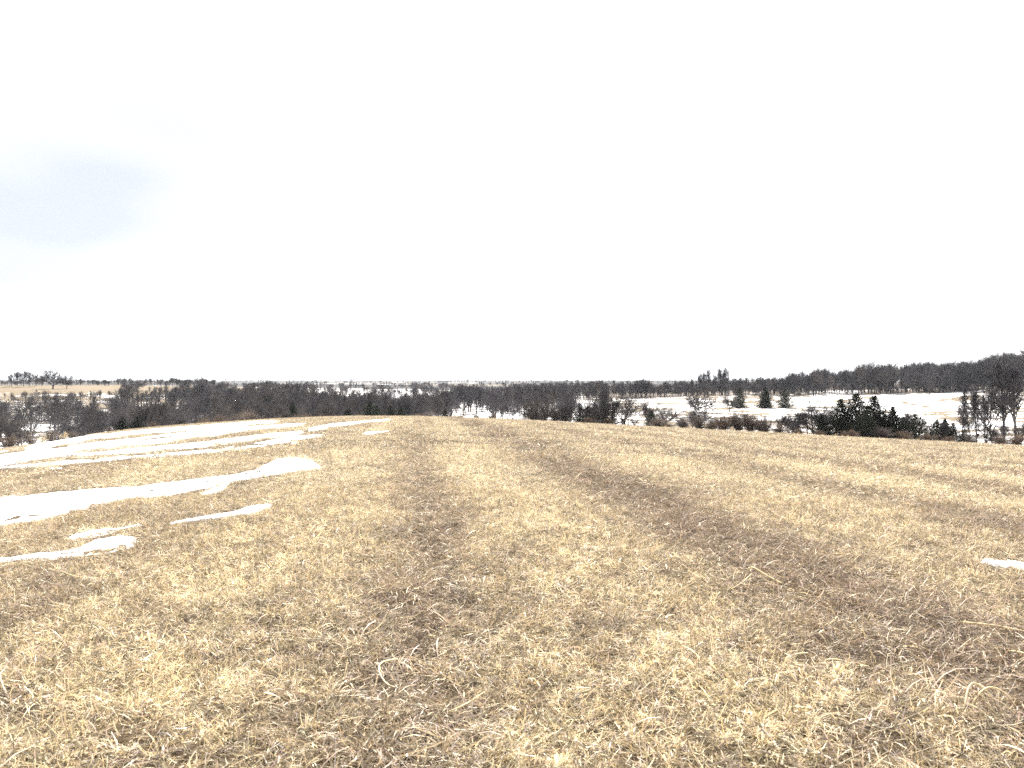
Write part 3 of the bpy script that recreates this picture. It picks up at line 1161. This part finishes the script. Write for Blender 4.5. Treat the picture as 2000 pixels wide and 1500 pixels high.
for k, (u, top) in enumerate([(1352, 735), (1368, 728), (1374, 724), (1384, 719), (1396, 727), (1405, 717), (1412, 722), (1417, 716)]):
    plant('bare_tree', 'wood', k % 4, u, 372 + (k * 7) % 22, top, 'tall thin bare tree in the loose group above the right wood',
          'bare tree', 'tall thin trees above the right wood', 'twig', .45)
for k, (u, top) in enumerate([(22, 729), (34, 725), (46, 722), (58, 726), (70, 729), (82, 733)]):
    plant('bare_tree', 'wood', k % 4, u, 455 + (k * 11) % 20, top, 'pale bare tree in the skyline row left of the big oak',
          'bare tree', 'skyline trees left of the big oak', 'twig', 1.0)

# brush at the field edge -----------------------------------------------------------
for u, y, top, var, wide, mat, label in [
    (500, 142, 794, 0, 1.5, 'red', 'orange brown brush behind the left snow streaks'),
    (480, 144, 801, 1, 1.3, 'red', 'rusty brush left half of the orange thicket'),
    (560, 140, 800, 1, 1.2, 'red', 'small tan brush at the foot of the narrow cedar'),
    (600, 142, 804, 2, 1.3, 'brown', 'low brown brush right of the narrow cedar'),
    (630, 140, 803, 0, 1.3, 'red', 'low rusty brush near the left end of the crest'),
    (655, 138, 803, 1, 1.2, 'brown', 'low brown brush left of the dim crest cedar'),
    (700, 134, 803, 2, 1.2, 'red', 'thin rusty brush at the foot of the crest cedars'),
    (815, 132, 805, 0, 1.3, 'brown', 'low grey brush right of the crest cedars'),
    (840, 130, 800, 2, 1.1, 'twig', 'grey brush left of the small pointed crest cedar'),
    (900, 124, 808, 0, 1.2, 'twig', 'low grey brush in front of the little snow bank'),
    (930, 123, 806, 1, 1.2, 'twig', 'sparse grey brush across the little snow bank'),
    (960, 122, 804, 2, 1.2, 'brown', 'brown brush right end of the little snow bank'),
    (1040, 118, 788, 1, 1.0, 'twig', 'tall dark brush right of the Y-shaped tree'),
    (1062, 117, 792, 0, 1.0, 'brown', 'brown brush in the middle of the thicket right of the Y-shaped tree'),
    (1085, 116, 786, 2, 1.0, 'twig', 'tall grey brush near the right end of the crest thicket'),
    (1105, 115, 790, 1, .9, 'twig', 'grey brush before the first thin cedar on the right'),
    (1150, 108, 812, 0, 1.3, 'brown', 'low brown brush below the bushy dark cedar'),
    (1190, 106, 814, 1, 1.2, 'brown', 'low brown brush below the upright dark cedar'),
    (1285, 104, 812, 0, 1.6, 'red', 'mound of reddish brush under the small cedar'),
    (1303, 103, 822, 2, 1.4, 'red', 'low reddish brush right of the mound'),
    (1335, 101, 815, 1, 1.2, 'twig', 'grey weedy brush below the lone round tree'),
    (1365, 101, 806, 2, .9, 'twig', 'upright grey brush below the lone round tree'),
    (1388, 99, 815, 0, 1.0, 'red', 'rusty weeds between the grey brush patches'),
    (1412, 99, 805, 0, 1.1, 'brown', 'brown brush left of the tall grey thicket'),
    (1440, 99, 800, 1, 1.1, 'red', 'tall tan brush beneath the left pasture cedar'),
    (1465, 99, 803, 2, 1.0, 'brown', 'tall brown brush in the thicket beneath the pasture cedars'),
    (1492, 98, 806, 0, 1.0, 'twig', 'grey brush beneath the middle pasture cedar'),
    (1520, 97, 826, 1, 1.4, 'brown', 'low brown brush beneath the right pasture cedar'),
    (1560, 96, 832, 2, 1.4, 'brown', 'low brown brush under the wide tangled tree'),
    (1600, 94, 838, 0, 1.5, 'brown', 'low dark brush left of the cedar clump'),
    (1660, 90, 836, 1, 1.4, 'brown', 'low dark brush before the cedar clump'),
    (1720, 90, 828, 2, 1.3, 'twig', 'grey brush before the slender cedar'),
    (1765, 88, 838, 0, 1.4, 'brown', 'brown brush between the slender and the round cedar'),
    (1812, 87, 844, 1, 1.4, 'brown', 'low brown brush right of the round cedar'),
    (1850, 86, 848, 2, 1.3, 'brown', 'low brown brush before the lowest cedars'),
    (1895, 85, 846, 0, 1.2, 'twig', 'grey brush right of the lowest cedars'),
    (1955, 84, 846, 1, 1.2, 'red', 'tan brush under the tall right-edge trees'),
    (1985, 83, 842, 2, 1.1, 'brown', 'brown brush at the right picture edge'),
    (100, 128, 836, 0, 1.1, 'red', 'rusty brush above the fence end on the left'),
    (140, 130, 838, 2, 1.3, 'red', 'low rusty brush on the left rim of the field'),
    (60, 126, 850, 1, 1.0, 'brown', 'low brown brush behind the fence'),
    (20, 126, 846, 2, 1.2, 'brown', 'dark brown brush at the far left fence corner'),
    (215, 134, 832, 0, 1.2, 'brown', 'low brown brush left of the two dark cedars'),
    (300, 136, 822, 1, 1.2, 'brown', 'low brown brush right of the two dark cedars'),
    (400, 140, 812, 2, 1.2, 'brown', 'brown brush right of the low cedar bush'),
    (430, 142, 806, 0, 1.1, 'brown', 'brown brush under the straight-trunked bare tree')]:
    plant('bare_shrub', 'shrub', var, u, y, top, label, 'shrub', 'brush along the field edge', {'twig': 'brush', 'brown': 'tan', 'red': 'red'}[mat], wide * 1.2)

# saplings tangled in the hedges on both rims of the field
for k in range(46):
    u = 1020 + 980 * (k + .8 * random.random()) / 46
    y = float(np.interp((u - 1000) / FPX, _fs, _fyc)) + random.uniform(16, 34)
    sil = float(np.interp((u - 1000) / FPX, _fs, _frow))
    plant('bare_sapling', ('elm', 'oak', 'wood')[k % 3], k % 3, u, y, sil - random.uniform(20, 62), 'small bare sapling in the tangled hedge along the right rim of the field',
          'sapling', 'saplings in the right hedge', ('twig', 'brown')[k % 2], random.uniform(.9, 1.3))
for k in range(26):
    u = -20 + 700 * (k + .8 * random.random()) / 26
    y = float(np.interp((u - 1000) / FPX, _fs, _fyc)) + random.uniform(22, 50)
    sil = float(np.interp((u - 1000) / FPX, _fs, _frow))
    plant('bare_sapling', ('elm', 'oak', 'wood')[k % 3], (k + 1) % 3, u, y, sil - random.uniform(14, 48), 'small bare sapling in the brown thicket beyond the left rim of the field',
          'sapling', 'saplings in the left thicket', ('brown', 'twig')[k % 2], random.uniform(1.0, 1.4))

# ------------------------------------------------------------------ the woods
def canopy(x, xs, ys):
    return np.interp(x, xs, ys)


cand = []      # (region, u, y, x, z, h)


def add_wood(region, n, u0, u1, y0, y1, hmin, hmax, sky_u, sky_row, accept=None, jit=1.0):
    u = u0 + (u1 - u0) * rng.random(n)
    y = np.sqrt(y0 * y0 + (y1 * y1 - y0 * y0) * rng.random(n))
    x = (u - 1000) / FPX * y
    z = Z(x, y)
    h = hmin + (hmax - hmin) * rng.random(n)
    cap = EYE - (np.interp(u, sky_u, sky_row) + (rng.random(n) ** 1.2 * 16 + (fbm(u / 14, u * 0 + y0, 3) - .62) * 18) * jit - HROW) / FPX * y - z
    h = np.minimum(h, cap * (.86 + .14 * rng.random(n)))
    ok = h > 3.0
    if accept is not None:
        ok &= accept(u, y)
    for k in np.nonzero(ok)[0]:
        cand.append((region, u[k], y[k], x[k], z[k], h[k]))


# wood behind the right pasture
add_wood('right', 380, 1080, 2060, 350, 392, 12, 30, [1080, 1200, 1350, 1450, 1500, 1600, 1700, 1800, 1850, 1920, 1960, 2000, 2060],
         [746, 742, 742, 735, 733, 719, 706, 703, 706, 692, 684, 680, 678])
add_wood('right', 70, 1350, 2060, 350, 392, 12, 30, [1350, 1450, 1500, 1600, 1700, 1800, 1850, 1920, 1960, 2000, 2060],
         [738, 730, 727, 712, 699, 697, 700, 687, 679, 676, 674], None, 1.2)
add_wood('right_back', 420, 1070, 2080, 348, 375, 3.2, 6.5, [0, 2000], [700, 700])
add_wood('right_back', 620, 1060, 2100, 392, 520, 12, 30, [1060, 1200, 1350, 1450, 1500, 1600, 1700, 1800, 1850, 1920, 1960, 2000, 2100],
         [746, 743, 742, 736, 735, 722, 711, 707, 709, 695, 687, 682, 680])
# valley wood in the middle
gap = lambda u, y: ~((np.abs(u - 918) < 34) & (y < 250)) & ~((np.abs(u - 640) < 260) & (y < 175) & (u < 640))
add_wood('middle', 560, 520, 1120, 180, 330, 8, 14, [520, 600, 700, 860, 900, 960, 1050, 1120], [752, 760, 762, 760, 748, 756, 752, 752], gap)
add_wood('middle_back', 800, 480, 1160, 330, 720, 8, 15, [480, 600, 620, 880, 900, 960, 980, 1160], [745, 746, 754, 756, 748, 756, 748, 747])
# left valley
add_wood('left', 200, -60, 560, 160, 262, 8, 16, [-60, 100, 200, 330, 450, 560], [776, 782, 784, 776, 760, 756],
         lambda u, y: ~((np.abs(u - 62) < 25) & (y < 205)))
add_wood('left_slope', 230, -60, 560, 265, 400, 5, 10, [-60, 80, 250, 350, 560], [766, 762, 760, 752, 750], None, .7)
add_wood('left_top', 320, 235, 600, 300, 480, 8, 14, [300, 380, 450, 560, 600], [752, 745, 748, 752, 752])
add_wood('left_sky', 260, -80, 420, 480, 540, 6, 12, [-80, 20, 60, 110, 180, 260, 330, 400, 420], [742, 739, 736, 737, 739, 738, 736, 736, 740], None, .45)

cand = np.array(cand, dtype=object)
size = np.array([c[5] / c[2] for c in cand])
front = {'right', 'middle', 'left', 'left_slope', 'left_sky'}
is_front = np.array([c[0] in front for c in cand])
order = np.argsort(-(size + is_front * 1.0))
# individuals: the trees that stand at the front of each wood
quota = {'right': 80, 'middle': 80, 'left': 70, 'left_slope': 34, 'left_sky': 34}
LAB = {'right': ('bare grey tree in the front of the dark wood behind the snowy pasture', 'trees edging the wood behind the snowy pasture'),
       'middle': ('bare grey tree in the dense wood filling the middle of the valley', 'trees of the valley wood beyond the crest'),
       'left': ('bare tree in the brown creek wood beyond the left snow streaks', 'trees of the left creek wood'),
       'left_slope': ('scattered bare tree on the half-snowed left hillside', 'scattered trees on the left hillside'),
       'left_sky': ('bare tree in the row along the left skyline', 'tree row along the left skyline')}
rest = []
habits = ['wood', 'elm', 'wood', 'wood', 'tall', 'wood', 'oak']
nv = {'wood': 4, 'oak': 3, 'elm': 3, 'tall': 2}
for i in order:
    reg_, u, y, x, z, h = cand[i]
    if quota.get(reg_, 0) > 0:
        quota[reg_] -= 1
        hb = random.choice(habits if reg_ != 'left_slope' else ['oak', 'elm', 'oak'])
        k = random.randrange(nv[hb])
        m = 'brown' if (reg_ == 'left' and random.random() < .4) or random.random() < .2 else 'twig'
        o = link('bare_tree', PRO[hb, k, 1, m])
        o.location = (x, y, z - .1)
        o.rotation_euler = (0, 0, random.uniform(0, 6.28))
        s = h / 10
        w = s * random.uniform(.7, 1.1)
        o.scale = (w, w, s)
        tag(o, LAB[reg_][0], 'bare tree', LAB[reg_][1])
    else:
        rest.append(i)


def wood_mass(name, rows_, label):
    pr = [(hb, PRO[hb, k, 2, m]) for hb in ('wood', 'wood', 'elm') for k in range(3) for m in ('twig', 'brown')]
    P = np.array([[r[3], r[4] if False else r[2], r[4]] for r in rows_], dtype=float)
    n = len(P)
    s = np.array([r[5] for r in rows_], dtype=float) / 10
    w = s * (.75 + .5 * rng.random(n))
    ii = rng.integers(0, len(pr) // 2, n) * 2 + (rng.random(n) < .25)
    # named so that the order of the pieces is kept
    pr = [('%02d_%s' % (k, a), b) for k, (a, b) in enumerate(pr)]
    rot = np.stack([np.zeros(n), np.zeros(n), rng.random(n) * 6.283], 1)
    return scatter_object(name, P, rot, np.stack([w, w, s], 1), ii, pr, None, 'stuff', label, 'wood')


wood_mass('far_wood', [cand[i] for i in rest], 'grey mass of bare winter woods filling the valley')

# tree lines on the distant ridges
cand = []
for y0, y1, n, hm, u0, u1, sr in [(700, 860, 300, 11, 420, 1150, 747), (880, 960, 160, 12, 520, 1000, 745), (1000, 1060, 90, 9, 640, 900, 746), (1150, 1350, 320, 12, 380, 1300, 745),
                                  (1500, 1800, 460, 13, 200, 1500, 743), (2400, 2800, 700, 16, 0, 1800, 741), (3900, 4600, 900, 20, -100, 2000, 739.5)]:
    keepf = lambda u, y: fbm(u / 60 + y0, u * 0 + y0, 3) > .42
    add_wood('ridge', n, u0, u1, y0, y1, hm * .5, hm * 1.1, [0, 2000], [sr, sr], keepf, .22)
wood_mass('far_tree_line', cand, 'thin blue-grey tree lines on the distant ridges')

# ------------------------------------------------------------------ fence at the left rim
fence = bpy.data.objects.new('wire_fence', None)
COL.objects.link(fence)
tag(fence, 'old wire fence with dark posts at the far left field corner', 'fence')
fpts = []
for u in (-30, -8, 14, 27, 42, 60, 83, 104, 124):
    y = 106 + .05 * u
    x = float(world_x(u, y))
    fpts.append(Vector((x, y, float(Z(x, y)))))
fence.location = fpts[4]
for k, p in enumerate(fpts):
    r_ = .07 if k in (4, 8) else .04
    h_ = 1.35 if k in (4, 8) else 1.15
    Vp, Fp = tubes([(0, 0, -.2, .03 * math.sin(k * 3), .02, h_, r_, r_ * .85)], 7)
    cap = np.array([[6 + 7 - 6 + j for j in range(7)]])
    me = np_mesh('post', Vp, [Fp, np.array([list(range(7, 14))])], M['post'])
    link('post', me, fence, p - fence.location)
for hz in (.35, .7, 1.05):
    segs = []
    for a, b in zip(fpts[:-1], fpts[1:]):
        a2, b2 = a - fence.location, b - fence.location
        segs.append((a2.x, a2.y, a2.z + hz, b2.x, b2.y, b2.z + hz, .006, .006))
    V, F = tubes(segs, 4)
    link('wire', np_mesh('wire', V, F, M['wire']), fence)

# ------------------------------------------------------------------ far farm buildings
def box(x0, x1, y0, y1, z0, z1):
    V = np.array([(x0, y0, z0), (x1, y0, z0), (x1, y1, z0), (x0, y1, z0), (x0, y0, z1), (x1, y0, z1), (x1, y1, z1), (x0, y1, z1)], float)
    F = np.array([(0, 3, 2, 1), (4, 5, 6, 7), (0, 1, 5, 4), (1, 2, 6, 5), (2, 3, 7, 6), (3, 0, 4, 7)])
    return V, F


for u, y, w_, d_, h_, label in [(866, 1010, 15, 9, 4.5, 'far white farm barn with a low pitched roof'),
                                (815, 1015, 9, 7, 3.5, 'small pale farmhouse on the distant ridge left of the barn')]:
    x = float(world_x(u, y))
    b = bpy.data.objects.new('farm_building', None)
    COL.objects.link(b)
    b.location = (x, y, float(Z(x, y)))
    tag(b, label, 'farm building', 'far farm buildings')
    V, F = box(-w_ / 2, w_ / 2, -d_ / 2, d_ / 2, -.5, h_)
    link('wall', np_mesh('wall', V, F, M['barn']), b)
    rv = np.array([(-w_ / 2 - .4, -d_ / 2 - .5, h_), (w_ / 2 + .4, -d_ / 2 - .5, h_), (w_ / 2 + .4, d_ / 2 + .5, h_), (-w_ / 2 - .4, d_ / 2 + .5, h_),
                   (-w_ / 2 - .4, 0, h_ + 2.6), (w_ / 2 + .4, 0, h_ + 2.6)])
    link('roof', np_mesh('roof', rv, [np.array([(0, 1, 5, 4), (2, 3, 4, 5), (3, 2, 1, 0)]), np.array([(0, 4, 3), (1, 2, 5)])], M['roof']), b)
    V, F = box(-w_ * .12, w_ * .12, -d_ / 2 - .05, -d_ / 2 + .1, 0, h_ * .75)
    link('door', np_mesh('door', V, F, M['dark']), b)

# ------------------------------------------------------------------ tall dry weeds on the rim of the field
def weed_mesh(seed, n=26, h=.75):
    g = np.random.default_rng(seed)
    segs = []
    for k in range(n):
        p = np.array([g.normal(0, .16), g.normal(0, .12), -.05])
        d = np.array([g.normal(0, .28), g.normal(0, .28), 1.])
        d /= np.linalg.norm(d)
        ln = h * g.uniform(.45, 1.1)
        r = .010
        for j in range(3):
            q = p + d * ln / 3
            segs.append((*p, *q, r, r * .75))
            p, r = q, r * .75
            d = d + np.array([g.normal(0, .12), g.normal(0, .12), -.1])
            d /= np.linalg.norm(d)
        for j in range(4):
            q = p + g.normal(0, .07, 3)
            segs.append((*p, *q, .010, .006))
    V, F = tubes(segs, 3)
    c = np.tile(np.array([[.95, .9, .8, 1.]]), (len(V), 1))
    return np_mesh('dry_weed', V, F, M['stalk'], colors={'tint': c}, floats={'tone': np.full(len(V), .55)})


weeds = [weed_mesh(k) for k in range(4)]
for u, top, label in [(83, 848, 'dry tan weed tuft at the fence end on the left rim'),
                      (124, 842, 'pale dry weed stalks right of the fence on the left rim'),
                      (888, 809, 'small dry weed left of the little snow bank on the crest'),
                      (1300, 829, 'dry weed tuft on the crest below the reddish brush'),
                      (1349, 831, 'dry weed tuft on the crest below the grey weedy brush'),
                      (1429, 833, 'pale dry weed tuft on the crest below the tall tan brush'),
                      (1532, 842, 'tan weed tuft on the crest below the right pasture cedar'),
                      (1560, 843, 'tan weed tuft on the crest below the wide tangled tree'),
                      (1633, 846, 'tallest tan weed tuft in front of the cedar clump'),
                      (1645, 848, 'tan weed tuft just right of the tallest weed tuft'),
                      (1656, 850, 'small tan weed tuft at the foot of the cedar clump'),
                      (1792, 858, 'tan weed tuft in front of the round bushy cedar')]:
    s_ = (u - 1000) / FPX
    y = float(np.interp(s_, _fs, _fyc)) + 1
    x = s_ * y
    z = float(Z(x, y))
    o = link('dry_weed', random.choice(weeds), None, (x, y, z))
    h = max(.35, EYE - (top - HROW) / FPX * y - z)
    o.scale = (h / .8, h / .8, h / .8)
    o.rotation_euler = (0, 0, random.uniform(0, 6.28))
    tag(o, label, 'weed', 'dry weeds on the rim of the field')

# ------------------------------------------------------------------ loose dry stalks and husks lying on the stubble
def stalk(u, v, pts, r, label, br=0.8):
    """pts: offsets (along right, along depth, height) in metres"""
    x, y = ground_at(u, v)
    z = float(Z(x, y))
    P = [np.array(p, float) for p in pts]
    # smooth the polyline
    for _ in range(2):
        Q = [P[0]]
        for a_, b_ in zip(P[:-1], P[1:]):
            Q += [a_ * .75 + b_ * .25, a_ * .25 + b_ * .75]
        Q.append(P[-1])
        P = Q
    n = len(P)
    segs = []
    for k in range(n - 1):
        f0, f1 = 1 - .5 * k / n, 1 - .5 * (k + 1) / n
        z0 = float(Z(x + P[k][0], y + P[k][1])) - z
        z1 = float(Z(x + P[k + 1][0], y + P[k + 1][1])) - z
        segs.append((P[k][0], P[k][1], P[k][2] + z0, P[k + 1][0], P[k + 1][1], P[k + 1][2] + z1, r * f0, r * f1))
    V, F = tubes(segs, 6)
    c = np.tile(np.array([[1.12 * br, 1.1 * br, 1.06 * br, 1.]]), (len(V), 1))
    o = link('dry_stalk', np_mesh('dry_stalk', V, F, M['stalk'], True, colors={'tint': c}, floats={'tone': np.full(len(V), .9)}), None, (x, y, z))
    tag(o, label, 'dry stalk', 'loose dry stalks on the field')


stalk(735, 1330, [(.07, .30, .05), (-.01, .16, .08), (.0, .05, .06), (.06, -.06, .03), (.12, -.12, .03)], .006, 'pale hooked dry stalk left of centre in the foreground')
stalk(722, 1240, [(-.10, -.05, .02), (.0, .0, .04), (.06, .08, .06), (.09, .16, .12)], .005, 'short crooked pale stalk above the hooked one')
stalk(1485, 1145, [(.16, -.12, .03), (.05, .0, .08), (-.03, .10, .13), (-.05, .16, .10)], .009, 'stout pale stalk lying bent on the right of the field')
stalk(1470, 1150, [(-.20, -.10, .02), (-.08, .0, .05), (.02, .08, .10)], .006, 'thin stalk crossing the stout bent one')
stalk(1640, 1090, [(-.2, .02, .02), (.0, .0, .04), (.22, -.02, .03)], .008, 'straight pale stalk lying flat in the dark right swath')
stalk(1950, 1240, [(-.18, .10, .03), (.0, .0, .05), (.20, -.06, .03), (.4, -.1, .02)], .008, 'long pale stick lying near the right edge')
stalk(925, 1395, [(-.12, -.02, .02), (-.03, .03, .05), (.03, .12, .07), (.05, .2, .05)], .004, 'thin arched stalk in the centre foreground')
stalk(620, 1430, [(-.02, -.02, .0), (-.015, .0, .09), (.0, .01, .17)], .004, 'thin upright stem in the bottom left foreground')
stalk(250, 1372, [(0, 0, -.02), (.005, .0, .06), (.01, .01, .13)], .005, 'short upright stub left in the left foreground', .35)
stalk(130, 1455, [(0, 0, -.02), (-.01, .0, .07), (-.02, .01, .14)], .005, 'pale upright stub in the bottom left corner')
stalk(1085, 1290, [(-.10, .08, .03), (.0, .0, .06), (.05, -.05, .04)], .004, 'short pale stalk right of centre in the foreground')
stalk(1920, 1390, [(-.12, -.05, .02), (-.06, .02, .10), (.0, .06, .12), (.05, .0, .07), (.04, -.06, .02)], .005, 'looped pale weed stem in the lower right corner')
stalk(1950, 1400, [(-.10, .05, .02), (-.02, .06, .12), (.05, .02, .11), (.08, -.06, .03)], .005, 'second looped weed stem tangled in the lower right corner')

# broad pale husk scraps
hv = []
g = np.random.default_rng(12)
for k in range(110):
    t_ = g.random()
    y = 3.2 + 6.5 * g.random() ** 1.2
    x = (-.118 * y + 2.9 + g.normal(0, .75)) if t_ < .75 else g.uniform(-.7, .7) * y
    hv.append((x, y))
VV, FF, CC = [], [], []
for x, y in hv:
    ln, w = g.uniform(.04, .13), g.uniform(.006, .015)
    az, tl = g.uniform(0, 6.28), g.uniform(-.2, .6)
    d = np.array([math.cos(az) * math.cos(tl), math.sin(az) * math.cos(tl), math.sin(tl)])
    sd = np.cross(d, [0, 0, 1.])
    sd /= np.linalg.norm(sd)
    up = np.cross(sd, d)
    c0 = np.array([x, y, float(Z(x, y)) + g.uniform(.02, .05)])
    i0 = len(VV)
    for f in (0, .4, .75, 1.):
        wf = w * (.5 + 1.2 * f * (1 - f) * 2) * .5
        mid = c0 + d * ln * f + up * .25 * ln * f * (1 - f)
        VV += [mid - sd * wf + up * wf * .5, mid, mid + sd * wf + up * wf * .5]
    for r_ in range(3):
        b0 = i0 + r_ * 3
        FF += [(b0, b0 + 1, b0 + 4, b0 + 3), (b0 + 1, b0 + 2, b0 + 5, b0 + 4)]
    tv = g.uniform(.6, 1.1)
    CC += [(tv, tv * .97, tv * .92, 1)] * 12
o = link('husk_litter', np_mesh('husk_litter', np.array(VV), np.array(FF), M['stalk'], colors={'tint': np.array(CC)}, floats={'tone': np.full(len(VV), .95)}))
tag(o, 'pale broad husk scraps strewn over the stubble', 'litter', None, 'stuff')

# ------------------------------------------------------------------ haze
V, F = box(-11500, 11500, -30, 14800, -75, 45)
hm = bpy.data.materials.new('thin_haze')
hm.use_nodes = True
ht = hm.node_tree
ht.nodes.clear()
ho = ht.nodes.new('ShaderNodeOutputMaterial')
pv = ht.nodes.new('ShaderNodeVolumePrincipled')
pv.inputs['Color'].default_value = (.80, .88, 1.0, 1)
pv.inputs['Density'].default_value = .00004
pv.inputs['Anisotropy'].default_value = .2
ht.links.new(pv.outputs[0], ho.inputs['Volume'])
hz_o = link('haze', np_mesh('haze', V, F, hm))
tag(hz_o, kind='stuff')
